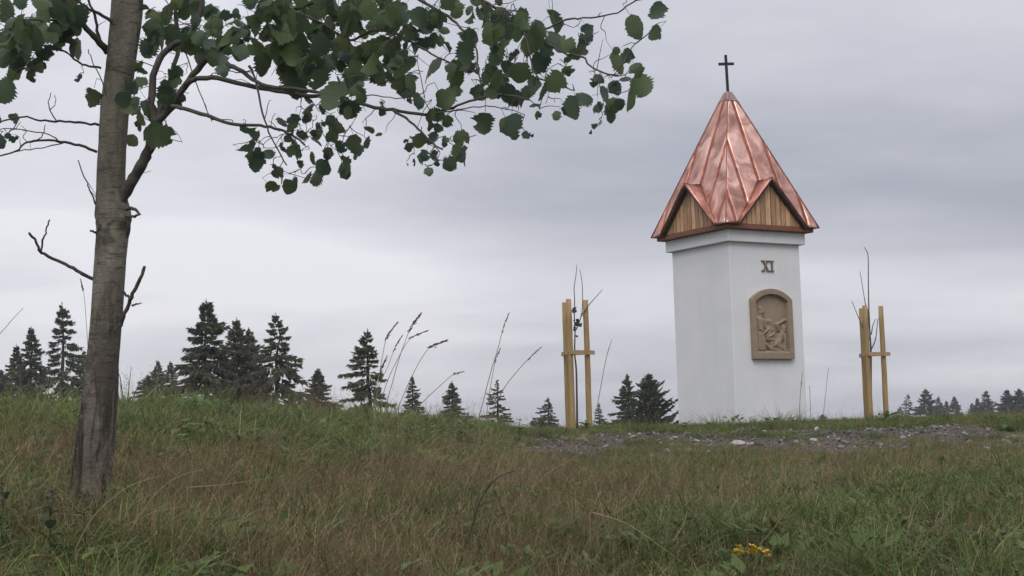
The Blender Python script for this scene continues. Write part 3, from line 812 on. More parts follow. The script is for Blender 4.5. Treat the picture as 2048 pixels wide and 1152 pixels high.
SP = [
 ('dark spruce cut by the picture edge behind the grassy crest', 2, 738, 62, 34, .35, .35, 'needles', .45, 800),
 ('small spruce at the low end of the group by the big trunk', 33, 688, 66, 32, .3, .35, 'needles', .45, 800),
 ('slim spruce second tallest in the group by the big trunk', 62, 652, 60, 38, .3, .4, 'needles', .5, 800),
 ('tallest spruce close beside the big tree trunk, its lower stem bare', 124, 604, 56, 50, .42, .45, 'needles', .6, 795),
 ('low spruce half hidden behind the big tree trunk', 168, 700, 60, 30, .4, .4, 'needles', .5, 795),
 ('lowest dark spruce at the foot of the tall clump', 296, 748, 72, 24, .35, .3, 'needles', .5, 800),
 ('small pointed spruce next to the tall clump, the nearer to the trunk of a pair', 316, 719, 74, 27, .35, .3, 'needles', .5, 800),
 ('small pointed spruce touching the tall dense spruce', 341, 722, 70, 25, .35, .3, 'needles', .5, 800),
 ('tall dense bushy spruce, the biggest of the clump', 412, 597, 45, 66, .08, .45, 'needles', .52, 800),
 ('greyish thin-needled spruce between the two tall dark ones', 473, 634, 50, 52, .25, .25, 'needles_grey', .42, 805),
 ('shorter greyish spire leaning on the grey spruce', 497, 655, 51, 44, .25, .25, 'needles_grey', .42, 805),
 ('tall tiered spruce with clear gaps between branches and a thin tip', 551, 625, 47, 64, .22, .5, 'needles', .78, 810),
 ('squat dark spruce standing right of the tiered one', 635, 736, 55, 36, .15, .3, 'needles', .5, 815),
 ('open spruce with widely spaced level branches behind the grass seed heads', 735, 657, 36, 56, .38, .38, 'needles', .85, 812),
 ('tiny spruce with a bare gap low on its stem under the bent seed head', 824, 752, 50, 22, .3, .35, 'needles', .6, 830),
 ('tiny cone-shaped spruce standing alone mid-meadow behind the crest', 903, 762, 50, 27, .3, .35, 'needles', .6, 835),
 ('small spruce with separate layers behind two upright grass stalks', 994, 760, 42, 29, .45, .35, 'needles', .95, 840),
 ('small thin spruce close to the staked sapling', 1096, 795, 45, 25, .5, .35, 'needles', .6, 848),
 ('faint spindly spruce between the stakes and the bushy pair', 1198, 806, 60, 14, .6, .3, 'needles', .7, 850),
 ('slimmer of two bushy spruces beside the shrine wall', 1254, 748, 58, 34, .2, .3, 'needles', .5, 850),
 ('bushy spruce with upswept branches nearest the shrine wall', 1297, 746, 54, 42, .1, -.1, 'needles', .48, 850),
 ('tiny spruce top just beyond the shrine base', 1645, 828, 120, 22, .2, .3, 'needles_far', .5, 860),
 ('minute spruce top between shrine and second stakes', 1690, 834, 130, 16, .3, .3, 'needles_far', .5, 860),
 ('low spruce top just past the second stakes', 1801, 812, 160, 13, .5, .3, 'needles_far', .6, 850),
 ('sparse grey larch-like tree past the second stakes', 1816, 787, 160, 19, .85, .2, 'needles_far', .6, 850),
 ('broadest spruce of the distant row past the stakes', 1851, 776, 158, 31, .2, .3, 'needles_far', .5, 850),
 ('slim distant spruce next to the broadest of the row', 1876, 792, 160, 18, .3, .3, 'needles_far', .5, 850),
 ('shortest of three slim distant spruces in the row', 1892, 800, 162, 15, .3, .3, 'needles_far', .5, 850),
 ('dark slim spruce ending the middle row of distant trees', 1908, 791, 158, 18, .2, .3, 'needles_far', .5, 850),
 ('lowest distant spruce before the gap in the row', 1944, 805, 165, 15, .3, .3, 'needles_far', .5, 848),
 ('distant spruce leaning on a taller one near the edge', 1954, 795, 160, 18, .3, .3, 'needles_far', .5, 848),
 ('tall narrow distant spruce of a close pair near the edge', 1972, 780, 158, 25, .25, .3, 'needles_far', .5, 848),
 ('dense dark distant spruce near the picture edge', 2014, 777, 150, 31, .1, .3, 'needles_far', .45, 848),
 ('last dark spruce at the very edge of the picture', 2038, 775, 150, 33, .15, .3, 'needles_far', .45, 848),
]
for i, (lb, px, tp, Y, hw, op, dr, mt, spc, br) in enumerate(SP):
    spruce(lb, px, tp, Y, hw, op, dr, mt, i * 3, spc, 0.74 if hw > 40 else 0.80, br, detail=(1.0 if Y < 100 else .8),
           group='far spruces on the skyline' if Y > 100 else 'spruces beyond the crest')

# ------------------------------------------------------------------ aspen tree
TY = 7.5
tree_base = at(178, 1002, TY); tree_base.z = Hf(tree_base.x, TY)
aspen = empty('aspen_tree', tree_base)
tag(aspen, 'young aspen with pale trunk and dark round leaves overhanging the bank', 'tree')
def bark_mat():
    m = bpy.data.materials.new('aspen_bark'); m.use_nodes = True
    t = m.node_tree; b = t.nodes['Principled BSDF']; L = t.links.new
    b.inputs['Roughness'].default_value = 0.85; b.inputs['Specular IOR Level'].default_value = 0.2
    tcn = t.nodes.new('ShaderNodeTexCoord')
    def noise(scale, stretch, det=5, dist=0.0):
        mp = t.nodes.new('ShaderNodeMapping'); mp.inputs['Scale'].default_value = stretch; L(tcn.outputs['Object'], mp.inputs[0])
        n = t.nodes.new('ShaderNodeTexNoise'); n.inputs['Scale'].default_value = scale; n.inputs['Detail'].default_value = det; n.inputs['Distortion'].default_value = dist
        L(mp.outputs[0], n.inputs['Vector']); return n.outputs['Fac']
    def ramp(fac, p0, c0, p1, c1):
        r = t.nodes.new('ShaderNodeValToRGB'); L(fac, r.inputs[0]); e_ = r.color_ramp.elements
        e_[0].position = p0; e_[0].color = (*c0, 1); e_[1].position = p1; e_[1].color = (*c1, 1); return r.outputs[0]
    def mix(f_, a, b_, mode='MIX'):
        x = t.nodes.new('ShaderNodeMix'); x.data_type = 'RGBA'; x.blend_type = mode
        if isinstance(f_, float): x.inputs['Factor'].default_value = f_
        else: L(f_, x.inputs['Factor'])
        for s_, v_ in (('A', a), ('B', b_)):
            if isinstance(v_, tuple): x.inputs[s_].default_value = (*v_, 1)
            else: L(v_, x.inputs[s_])
        return x.outputs['Result']
    base = ramp(noise(7, (1, 1, .6)), .35, (0.150, 0.140, 0.110), .65, (0.275, 0.255, 0.205))
    lent = ramp(noise(9, (1, 1, 6.5), 4, .5), .55, (0, 0, 0), .66, (.75, .75, .75))       # horizontal lenticel scars
    c = mix(lent, base, (0.06, 0.052, 0.043))
    fis = ramp(noise(13, (1, 1, .16), 6, .9), .44, (1, 1, 1), .54, (0, 0, 0))        # rough dark bark low on the stem
    sepz = t.nodes.new('ShaderNodeSeparateXYZ'); L(tcn.outputs['Object'], sepz.inputs[0])
    mr_ = t.nodes.new('ShaderNodeMapRange'); L(sepz.outputs[2], mr_.inputs[0]); mr_.inputs['From Min'].default_value = 0.40; mr_.inputs['From Max'].default_value = 1.30
    mr_.inputs['To Min'].default_value = 0.9; mr_.inputs['To Max'].default_value = 0.08
    mm = t.nodes.new('ShaderNodeMath'); mm.operation = 'MULTIPLY'; L(fis, mm.inputs[0]); L(mr_.outputs[0], mm.inputs[1])
    rough_c = ramp(noise(22, (1, 1, .4)), .35, (0.085, 0.069, 0.060), .65, (0.155, 0.130, 0.112))
    m2 = t.nodes.new('ShaderNodeMath'); m2.operation = 'MULTIPLY'; L(mr_.outputs[0], m2.inputs[0]); m2.inputs[1].default_value = .75
    c = mix(m2.outputs[0], c, rough_c)
    c = mix(mm.outputs[0], c, (0.045, 0.036, 0.032))
    g1 = t.nodes.new('ShaderNodeMath'); g1.operation = 'SUBTRACT'; L(sepz.outputs[2], g1.inputs[0]); g1.inputs[1].default_value = 1.44
    g2 = t.nodes.new('ShaderNodeMath'); g2.operation = 'ABSOLUTE'; L(g1.outputs[0], g2.inputs[0])
    g3 = t.nodes.new('ShaderNodeMapRange'); L(g2.outputs[0], g3.inputs[0]); g3.inputs['From Min'].default_value = 0.03; g3.inputs['From Max'].default_value = 0.16
    g3.inputs['To Min'].default_value = 1; g3.inputs['To Max'].default_value = 0
    scar = ramp(noise(11, (1, 1, .8), 5, .6), .46, (0, 0, 0), .54, (1, 1, 1))          # dark scars round the old branch collar
    g4 = t.nodes.new('ShaderNodeMath'); g4.operation = 'MULTIPLY'; L(scar, g4.inputs[0]); L(g3.outputs[0], g4.inputs[1])
    c = mix(g4.outputs[0], c, (0.035, 0.030, 0.026))
    blot = ramp(noise(5.5, (1, 1, .7), 6, 1.0), .57, (0, 0, 0), .64, (.8, .8, .8))
    c = mix(blot, c, (0.075, 0.068, 0.055))
    grain = ramp(noise(55, (1, 1, 2.2), 4, .3), .40, (.74, .72, .70), .60, (1.0, 1.0, 1.0))
    c = mix(1.0, c, grain, 'MULTIPLY')
    lich = ramp(noise(30, (1, 1, 1), 3), .60, (0, 0, 0), .66, (1, 1, 1))
    ml = t.nodes.new('ShaderNodeMath'); ml.operation = 'MULTIPLY'; L(lich, ml.inputs[0]); ml.inputs[1].default_value = .3
    c = mix(ml.outputs[0], c, (0.21, 0.215, 0.175))
    L(c, b.inputs['Base Color'])
    bn = t.nodes.new('ShaderNodeBump'); bn.inputs['Strength'].default_value = 1.0; bn.inputs['Distance'].default_value = .02
    ad = t.nodes.new('ShaderNodeMath'); ad.operation = 'SUBTRACT'; L(noise(18, (1, 1, .3), 6), ad.inputs[0]); L(mm.outputs[0], ad.inputs[1])
    L(ad.outputs[0], bn.inputs['Height']); L(bn.outputs[0], b.inputs['Normal'])
    return m
M['bark'] = bark_mat()
trunk_px = [(165, 1080, 88), (176, 1002, 82), (188, 900, 78), (199, 800, 73), (207, 700, 66), (215, 600, 65), (222, 500, 66), (226, 455, 69), (226, 425, 71), (222, 380, 62), (224, 300, 58), (232, 200, 61), (244, 110, 62), (252, 40, 66), (257, -30, 64), (268, -160, 56), (276, -330, 48), (290, -520, 38), (300, -760, 24), (306, -960, 8)]
tp_ = catmull([(*at(x, y, TY), wd * .96 * TY / FPX / 2) for x, y, wd in trunk_px], 6)
def trunk():
    seg = 36; V = []
    for i, q in enumerate(tp_):
        c = Vector(q[:3]) - tree_base; r_ = q[3]; hz = c.z
        for k in range(seg):
            a = 2 * math.pi * k / seg
            d = Vector((math.cos(a), math.sin(a), 0))
            lowf = max(0, min(1, (1.2 - hz) / .9))
            ns = mnoise.noise(Vector((d.x * 5, d.y * 5, hz * .9))) * .075 * (0.25 + lowf) + mnoise.noise(Vector((d.x * 2, d.y * 2, hz * 6))) * .05 + mnoise.noise(Vector((d.x * 3, d.y * 3, hz * 19))) * .022
            burl = .12 * math.exp(-((hz - 1.50) / .06) ** 2) * (0.4 + mnoise.noise(Vector((d.x * 4, d.y * 4, hz * 22))))
            flare = max(0, .16 - hz) * .9 * (1 + .5 * math.sin(a * 4 + 1))
            V.append(c + d * r_ * (1 + ns + burl) + d * flare * .3)
    F = []
    for i in range(len(tp_) - 1):
        for k in range(seg):
            F.append((i*seg+k, i*seg+(k+1) % seg, (i+1)*seg+(k+1) % seg, (i+1)*seg+k))
    mobj('trunk', V, F, M['bark'], aspen, True)
trunk()
# main limbs: pixel path, start depth, end depth, start and end width in pixels
BR = [
 ([(236,408),(258,372),(276,342),(292,314),(304,282),(309,250)], 7.48, 7.36, 26, 20),
 ([(309,250),(303,190),(317,120),(348,89),(372,78),(398,32),(406,-10),(415,-120)], 7.36, 7.3, 16, 9),
 ([(309,250),(326,205),(335,180),(344,146),(356,95),(352,40),(345,-40)], 7.36, 7.6, 13, 7),
 ([(309,250),(345,212),(361,184),(394,138),(427,106),(470,73),(529,36),(583,20),(640,-6),(720,-60)], 7.36, 6.9, 17, 9),
 ([(372,168),(394,158),(437,157),(510,173),(565,183),(620,190),(690,198),(740,212),(786,220),(851,228),(905,215),(950,200),(1005,190),(1060,200)], 7.2, 6.3, 12, 4),
 ([(430,110),(460,130),(488,146),(521,168),(569,176),(640,186),(700,205)], 7.1, 6.7, 11, 6),
 ([(345,212),(361,215),(401,226),(463,248),(521,251),(550,256),(583,270),(610,290)], 7.25, 6.9, 10, 4),
 ([(498,132),(505,142),(514,175),(529,240),(547,284),(572,330)], 6.95, 6.85, 6, 3),
 ([(700,-70),(780,-40),(840,0),(895,33),(928,62),(950,91),(957,138),(962,170)], 6.85, 6.5, 9, 3),
 ([(880,-60),(930,-25),(968,0),(1004,25),(1048,62),(1088,84),(1125,106),(1165,113),(1180,131),(1209,146),(1240,152)], 6.8, 6.3, 8, 3),
 ([(1048,62),(1090,58),(1132,40),(1168,36),(1223,29),(1262,6),(1300,-5)], 6.5, 6.2, 5, 2.5),
 ([(786,220),(812,236),(844,266),(868,288),(884,300)], 6.6, 6.5, 6, 3),
 ([(583,20),(650,50),(700,80),(745,62),(800,70),(850,100),(900,125),(960,150)], 6.95, 6.6, 7, 3),
 ([(529,36),(560,80),(600,95),(650,120),(720,140),(760,165),(800,150)], 7.0, 6.7, 7, 3),
 ([(1048,62),(1060,110),(1070,150),(1110,170),(1150,180)], 6.5, 6.3, 4, 2.5),
 ([(197,250),(160,246),(120,243),(80,240),(40,233),(-20,252)], 7.5, 7.25, 6, 3.5),
 ([(194,304),(160,291),(120,283),(75,281),(50,286),(30,302),(-10,314)], 7.5, 7.3, 6, 3.5),
 ([(188,558),(165,548),(140,533),(95,512),(82,503),(72,484),(58,466)], 7.5, 7.35, 8, 5),
 ([(82,503),(86,480),(92,462),(99,440)], 7.36, 7.3, 5, 3),
 ([(240,652),(247,632),(258,606),(268,582),(281,556),(289,534)], 7.44, 7.35, 9, 7),
 ([(232,562),(248,585),(262,598)], 7.40, 7.38, 5, 6), ([(264,612),(274,608),(283,606)], 7.4, 7.36, 5, 2),
 ([(191,409),(180,380),(172,360),(155,320)], 7.48, 7.4, 4, 2),
 ([(216,105),(195,80),(165,50),(142,26),(120,-30)], 7.5, 7.2, 16, 9), ([(208,98),(196,62),(186,20),(168,-20)], 7.5, 7.4, 8, 5),
 ([(228,46),(198,28),(172,14),(140,-10)], 7.45, 7.3, 8, 5), ([(202,136),(172,130),(150,120),(135,106),(110,95)], 7.5, 7.3, 5, 3),
 ([(135,106),(100,90),(60,100),(20,110)], 7.3, 7.1, 4, 2.5), ([(142,26),(100,40),(50,40),(0,60)], 7.25, 7.0, 6, 3),
 ([(236,300),(210,180),(188,130),(176,100)], 7.45, 7.4, 3, 2),
 ([(250,420),(262,416),(272,420),(278,430)], 7.42, 7.38, 9, 5), ([(252,432),(266,434),(280,428)], 7.42, 7.38, 7, 5), ([(196,470),(188,464),(180,461)], 7.5, 7.48, 8, 3),
 ([(112,243),(100,222),(96,205),(102,186)], 7.35, 7.3, 3, 1.6), ([(100,222),(112,205),(110,190)], 7.32, 7.3, 2, 1.3), ([(75,281),(88,262),(90,250)], 7.36, 7.33, 2.6, 1.5), ([(120,283),(98,270),(60,262),(20,258),(-10,262)], 7.4, 7.25, 3, 1.8), ([(40,234),(22,262),(0,280)], 7.3, 7.25, 2.6, 1.6), ([(130,284),(95,294),(50,300),(30,302)], 7.4, 7.35, 2.6, 1.8), ([(366,96),(384,140),(398,180),(412,215),(424,243)], 7.3, 7.2, 3, 1.6), ([(408,205),(416,228)], 7.22, 7.2, 2, 1.2), ([(529,240),(536,214),(541,200)], 6.9, 6.88, 2.4, 1.4), ([(505,142),(480,146),(450,140),(420,150)], 6.95, 7.0, 3, 1.8), ([(700,205),(740,190),(790,196),(840,190)], 6.7, 6.6, 3, 1.6), ([(851,228),(900,222),(960,212),(1000,215),(1050,230)], 6.5, 6.35, 3.4, 1.6),
 ([(276,-330),(400,-420),(560,-470)], 7.5, 7.2, 16, 6), ([(268,-200),(160,-290),(40,-330)], 7.5, 7.3, 16, 6), ([(290,-520),(380,-640),(430,-760)], 7.5, 7.8, 13, 5),
]
SK = []           # skeleton nodes (world)
for pts, d0, d1, w0, w1 in BR:
    n_ = len(pts)
    P = catmull([(*at(x, y, d0 + (d1 - d0) * i / (n_ - 1)),) for i, (x, y) in enumerate(pts)], 4)
    P = [Vector(p) for p in P]
    for i, p in enumerate(P):
        if 0 < i: p += Vector((random.gauss(0, .0022), random.gauss(0, .004), random.gauss(0, .0022)))
    SK += P
    b = MB(); mm_ = len(P)
    rad = [max((w0 + (w1 - w0) * (i / (mm_ - 1)) ** .8) * P[i].y / FPX / 2, .0016) * random.uniform(.93, 1.09) for i in range(mm_)]
    b.tube(P, rad, 8 if w0 > 9 else 6)
    sub(b, tree_base).build('branch', M['limb'] if w0 > 9 else M['twig'], aspen, True)
SKPX = None
# leaves: pixel position and breadth
LV = [(968,248,46),(1026,251,42),(1052,270,18),(1165,197,44),(1136,222,28),(1212,197,42),(1214,226,32),(1256,204,38),(1194,251,20),(1282,171,50),(1238,124,42),(1232,102,18),(1274,142,34),(1274,55,46),(1314,22,38),(1107,42,44),(1176,58,24),(1172,75,30),(1132,87,46),(1136,138,28),(1110,164,44),(1085,182,34),(1081,128,40),(1041,149,48),(1037,197,40),(1074,230,14),(1070,210,22),(975,149,38),(961,186,36),(913,157,36),(912,177,30),(859,139,50),(888,200,40),(873,233,36),(895,244,26),(877,255,22),(830,197,24),(808,146,46),(800,164,36),(760,149,42),(753,98,54),(709,113,46),(702,160,40),(669,193,58),(702,222,42),(764,222,18),(932,109,42),(935,135,28),(968,30,30),(979,73,36),(1001,40,44),(1041,44,36),(1077,62,36),(1059,87,44),(910,15,40),(932,71,28),(840,36,38),(851,52,32),(804,20,24),(870,29,26),(764,40,44),(786,52,30),(892,91,24),(866,77,20),(811,188,20),(838,199,18),(921,277,34),(928,306,24),(899,328,32),(917,303,28),(930,323,20),(840,284,32),(844,314,28),(819,295,20),(857,343,20),(866,310,18),(892,279,16),(873,321,14),(831,324,13),
 (662,270,30),(711,288,36),(738,261,20),(680,292,22),(658,310,24),(691,335,38),(647,335,34),(676,252,26),(490,299,32),(514,321,36),(536,306,30),(565,297,20),(589,303,30),(565,244,22),(583,255,28),(591,237,22),(602,272,22),(664,272,28),(634,281,24),(616,219,26),(660,242,24),(507,270,24),(489,259,18),(656,306,24),(685,299,22),(689,332,34),(631,350,40),(645,330,28),(565,350,32),(547,376,34),(580,376,32),(600,328,14),(549,334,10),(576,277,18),(616,237,22),(640,255,20),(628,265,18),
 (594,168,56),(627,131,48),(598,87,46),(529,128,42),(510,95,38),(448,91,40),(427,58,40),(383,62,48),(386,91,40),(310,270,54),(339,211,46),(303,222,40),(241,222,50),(281,133,32),(279,164,34),(295,98,42),(317,80,36),(266,281,28),(186,193,34),(237,40,36),(335,25,44),(365,18,40),(379,11,40),(328,58,36),(157,98,38),(157,33,46),(157,157,16),(120,22,50),(73,36,56),(36,62,54),(91,69,52),(36,120,42),(15,87,50),(58,131,34),(77,131,26),(62,153,22),(29,149,30),(7,182,44),(87,109,34),(18,18,50),(102,11,46),(478,109,28),(550,102,36),(569,36,44),(547,22,40),(536,18,40),(423,18,36),(474,33,16),(467,58,12),(605,47,36),(441,120,34),(445,139,30),(350,146,34),(361,197,22),(270,204,20),(277,252,20),(26,237,20),(16,272,14),(3,281,26),(33,270,13),(258,215,30),(285,236,26),(330,170,22),(400,75,36),(412,100,30),(490,70,30),(505,50,34),(640,90,48),(655,60,46),(640,160,46),(600,130,44),(575,120,40),(690,60,44),(700,25,46),(720,60,42),(660,25,46),(620,15,44),(740,20,44),(680,95,46),(660,125,44),(740,125,44),(780,95,40),(720,185,36),(690,190,34),(560,70,38),(580,60,38),(820,60,30),(800,120,34),(830,100,26),(890,60,24),(1010,95,38),(1025,120,36),(990,115,30),(1000,165,34),(1015,180,32),(985,185,28),(1060,165,36),(1055,185,28),(1095,105,32),(1150,110,28),(1190,165,24),(1230,175,30),(1195,215,22),(1240,210,24),(940,35,24),(950,185,22)]
rl = random.Random(5)
def fill(n_, x0, x1, y0, y1, s0, s1):
    for _ in range(n_): LV.append((rl.uniform(x0, x1), rl.uniform(y0, y1), rl.uniform(s0, s1)))
fill(34, 560, 800, -10, 150, 28, 50); fill(16, 280, 560, -10, 110, 24, 42); fill(12, -10, 150, 0, 100, 34, 52); fill(10, 820, 1100, 40, 190, 22, 38)
for q in list(LV):
    if rl.random() < .85: LV.append((q[0] + rl.gauss(0, .5) * q[2], q[1] + rl.gauss(-.05, .42) * q[2], q[2] * rl.uniform(.45, .95)))
fill(46, 300, 1100, -12, 120, 22, 42)
NIN = len(LV)
fill(40, 20, 900, -160, -20, 30, 52); fill(70, 60, 620, -520, -160, 26, 44); fill(30, 180, 520, -800, -520, 20, 36); fill(10, 900, 1300, -70, -20, 30, 44)

def leaf_mesh(name, seed):
    r_ = random.Random(seed); rows = 17
    V = []; F = []; pw_ = r_.uniform(.52, .70); tz = r_.uniform(.06, .14); lob = r_.uniform(.02, .16); ph1 = r_.uniform(0, 6.28); ph2 = r_.uniform(0, 6.28)
    asp = r_.uniform(.94, 1.12); curl = r_.uniform(-.35, .40); fold = r_.choice((.05, .12, .2, .3, .5, -.15)); bite = r_.random() < .35; bx = r_.randrange(5, 13); bs = r_.choice((0, 2))
    for i in range(rows):
        t = i / (rows - 1)                           # 0 at the petiole, 1 at the tip
        wd = .5 * math.sin(math.pi * min(t * .93 + .055, 1)) ** pw_ * (1.12 - .26 * t)
        if i == rows - 1: wd = .012
        z = .5 - t * asp
        zig = tz if i % 2 else -tz * .75
        wl = wd * (1 + zig * r_.uniform(0, 2.3)) * (1 + lob * math.sin(i * .8 + ph1)); wr = wd * (1 - zig * r_.uniform(0, 2.3)) * (1 + lob * math.sin(i * .8 + ph2))
        if bite and abs(i - bx) <= 1:
            if bs == 0: wl *= r_.uniform(.45, .7)
            else: wr *= r_.uniform(.45, .7)
        yb_ = curl * (t - .5) ** 2 * 2
        V += [(-wl, yb_ + fold * wl + r_.uniform(-.02, .02), z + r_.uniform(-.012, .012)), (0, yb_, z), (wr, yb_ + fold * wr + r_.uniform(-.02, .02), z + r_.uniform(-.012, .012))]
        if i:
            a = (i - 1) * 3; b = i * 3
            F += [(a, a + 1, b + 1, b), (a + 1, a + 2, b + 2, b + 1)]
    b0 = len(V); pw = .013                            # petiole
    V += [(-pw, 0, .48), (pw, 0, .48), (-pw, .06, .75), (pw, .06, .75), (-pw, .10, 1.0), (pw, .10, 1.0)]
    F += [(b0, b0+1, b0+3, b0+2), (b0+2, b0+3, b0+5, b0+4)]
    return V, F
LMV = [leaf_mesh('leaf', s) for s in range(24)]
LM = [mesh('leaf', v_, f_, M['aspen'], True) for v_, f_ in LMV]
SKA = np.array([tuple(p) for p in SK])
cam_p = Vector((0, 0, EYE))
def to_px(P):
    d = P - np.array(cam_p); a = d @ np.array(rt); b = d @ np.array(up); c = d @ np.array(fw)
    return np.stack([1024 + FPX * a / c, 576 - FPX * b / c], 1)
SKP = to_px(SKA)
order = []
for i, (x, y, s_) in enumerate(LV):
    dd = np.hypot(SKP[:, 0] - x, SKP[:, 1] - y); j = int(dd.argmin())
    order.append((float(dd[j]), i))
leaf_data = []
nodes = [p.copy() for p in SK]
node_arr = list(map(tuple, SK))
tw = MB()
order.sort()
for dist, i in order:
    x, y, s_ = LV[i]
    NA = np.array(node_arr)
    NP = to_px(NA)
    j = int(np.hypot(NP[:, 0] - x, NP[:, 1] - y).argmin())
    Y = NA[j][1] + rl.gauss(0, .10)
    cpt = at(x, y, Y); size = s_ * Y / FPX
    # hanging blade facing a random way, roughly towards open light
    toc = (cam_p - cpt).normalized()
    yaw = rl.gauss(0, .62); pit = rl.gauss(0, .45); rol = rl.gauss(0, .8)
    if rl.random() < .12: yaw = rl.choice((-1, 1)) * rl.uniform(1.0, 1.35)
    base = toc.to_track_quat('-Y', 'Z').to_matrix()
    R3 = base @ Matrix.Rotation(yaw, 3, 'Z') @ Matrix.Rotation(pit, 3, 'X') @ Matrix.Rotation(rol, 3, 'Y')
    comp = 1 / max(.72, abs(math.cos(yaw)))
    size *= min(comp, 1.25) * .98
    tipp = cpt + R3 @ Vector((0, .10, 1.0)) * size
    leaf_data.append((i, cpt, R3, size))
    # twig from the skeleton to the petiole
    j2 = int(((NA - np.array(tipp)) ** 2).sum(1).argmin()); st = Vector(node_arr[j2])
    L_ = (tipp - st).length
    if L_ > .012:
        mid1 = st.lerp(tipp, .35) + Vector((rl.gauss(0, .08), rl.gauss(0, .08), rl.gauss(.02, .08))) * L_
        mid2 = st.lerp(tipp, .7) + Vector((rl.gauss(0, .08), rl.gauss(0, .08), rl.gauss(.03, .06))) * L_
        pts = [Vector(p) for p in catmull([tuple(st), tuple(mid1), tuple(mid2), tuple(tipp)], 3)]
        r0 = .0032 if L_ > .15 else .0024
        tw.tube(pts, list(np.linspace(r0, .0013, len(pts))), 4)
        node_arr += [tuple(p) for p in pts[2::2]]
# bare side twiglets
for _ in range(170):
    st = Vector(node_arr[rl.randrange(len(node_arr))])
    if st.z < tree_base.z + 1.6: continue
    d = Vector((rl.gauss(0, 1), rl.gauss(0, .8), rl.gauss(.1, .7))).normalized() * rl.uniform(.04, .16)
    tw.tube([st, st + d * .5 + Vector((0, 0, rl.gauss(0, .01))), st + d], [.0022, .0018, .0011], 4)
tag(sub(tw, tree_base).build('twigs', M['twig'], aspen, True), kind='stuff')
inframe = [q for q in leaf_data if q[0] < NIN]
inframe.sort(key=lambda q: -q[3])
chosen = set(q[0] for q in inframe[:300])
rest = MB()
for i, cpt, R3, size in leaf_data:
    k = (i * 7 + 3) % 24
    if i in chosen:
        o = bpy.data.objects.new('leaf', LM[k])
        o.matrix_local = Matrix.Translation(cpt - tree_base) @ R3.to_4x4() @ Matrix.Scale(size, 4)
        link(o, aspen)
    else:
        rest.add([cpt - tree_base + R3 @ Vector(p) * size for p in LMV[k][0]], LMV[k][1])
tag(rest.build('foliage', M['aspen'], aspen, True), kind='stuff')

# ------------------------------------------------------------------ meadow grass
def strip_blade(b, x, y, h, lean, az, wd, segs=3, droop=.4):
    d = np.array([math.cos(az), math.sin(az), 0]); s_ = np.array([-math.sin(az + .4), math.cos(az + .4), 0]) * wd / 2
    v = []
    for i in range(segs + 1):
        t = i / segs
        p = np.array([x, y, 0]) + d * (lean * (t + droop * t * t)) + np.array([0, 0, h * (t - droop * .45 * t ** 3)])
        if i == segs: v.append(p)
        else: q = s_ * (1 - .6 * t); v += [p - q, p + q]
    f = [(2*i, 2*i+1, 2*i+3, 2*i+2) for i in range(segs - 1)] + [(2*segs-2, 2*segs-1, 2*segs)]
    b.add(v, f)
protos = bpy.data.collections.new('grass_prototypes')
pn = 0
def proto(b, mt):
    global pn
    me = b.mesh('grass_proto', M[mt]); o = bpy.data.objects.new('gp_%03d' % pn, me); protos.objects.link(o); pn += 1
    return pn - 1
rg = random.Random(77)
def tuft(n, R, h0, h1, wd, mt, lean=.35, droop=.5, segs=3):
    b = MB()
    for _ in range(n):
        a = rg.uniform(0, 6.28); r_ = R * math.sqrt(rg.random()); h = rg.uniform(h0, h1)
        strip_blade(b, r_ * math.cos(a), r_ * math.sin(a), h, h * rg.uniform(.05, lean * 2), a + rg.gauss(0, .8), wd * rg.uniform(.7, 1.3), segs, droop * rg.uniform(.3, 1.6))
    return proto(b, mt)
def panicle(n, R, h0, h1, mt):
    b = MB()
    for _ in range(n):
        a = rg.uniform(0, 6.28); r_ = R * math.sqrt(rg.random()); h = rg.uniform(h0, h1); az = rg.uniform(0, 6.28); ln = h * rg.uniform(.08, .4)
        x, y = r_ * math.cos(a), r_ * math.sin(a)
        strip_blade(b, x, y, h, ln, az, .0019, 4, .25)
        for _k in range(9):                             # fine branchlets of the seed head
            t = rg.uniform(.68, 1.0); px_, py_, pz_ = x + math.cos(az) * ln * (t + .25*t*t), y + math.sin(az) * ln * (t + .25*t*t), h * (t - .11 * t ** 3)
            aa = rg.uniform(0, 6.28); q = rg.uniform(.008, .022)
            e_ = (px_ + math.cos(aa) * q, py_ + math.sin(aa) * q, pz_ + q * .9)
            b.add([(px_, py_, pz_), (e_[0], e_[1], e_[2] - .0012), (e_[0] + .0012, e_[1], e_[2] + .002)], [(0, 1, 2)])
    return proto(b, mt)
def herb(n, R, h0, h1, lw, mt):
    b = MB()
    for _ in range(n):
        a = rg.uniform(0, 6.28); r_ = R * math.sqrt(rg.random()); c = Vector((r_ * math.cos(a), r_ * math.sin(a), rg.uniform(h0, h1)))
        d = Vector((math.cos(a), math.sin(a), rg.uniform(-.2, .7))).normalized(); s_ = Vector((-d.y, d.x, rg.uniform(-.3, .3))).normalized(); L_ = lw * rg.uniform(.7, 1.5)
        b.add([c, c + d * L_ * .45 + s_ * L_ * .26, c + d * L_, c + d * L_ * .45 - s_ * L_ * .26], [(0, 1, 2, 3)])
    return proto(b, mt)
GMATS = ['g_green', 'g_lush', 'g_dry', 'g_seed', 'g_weed']
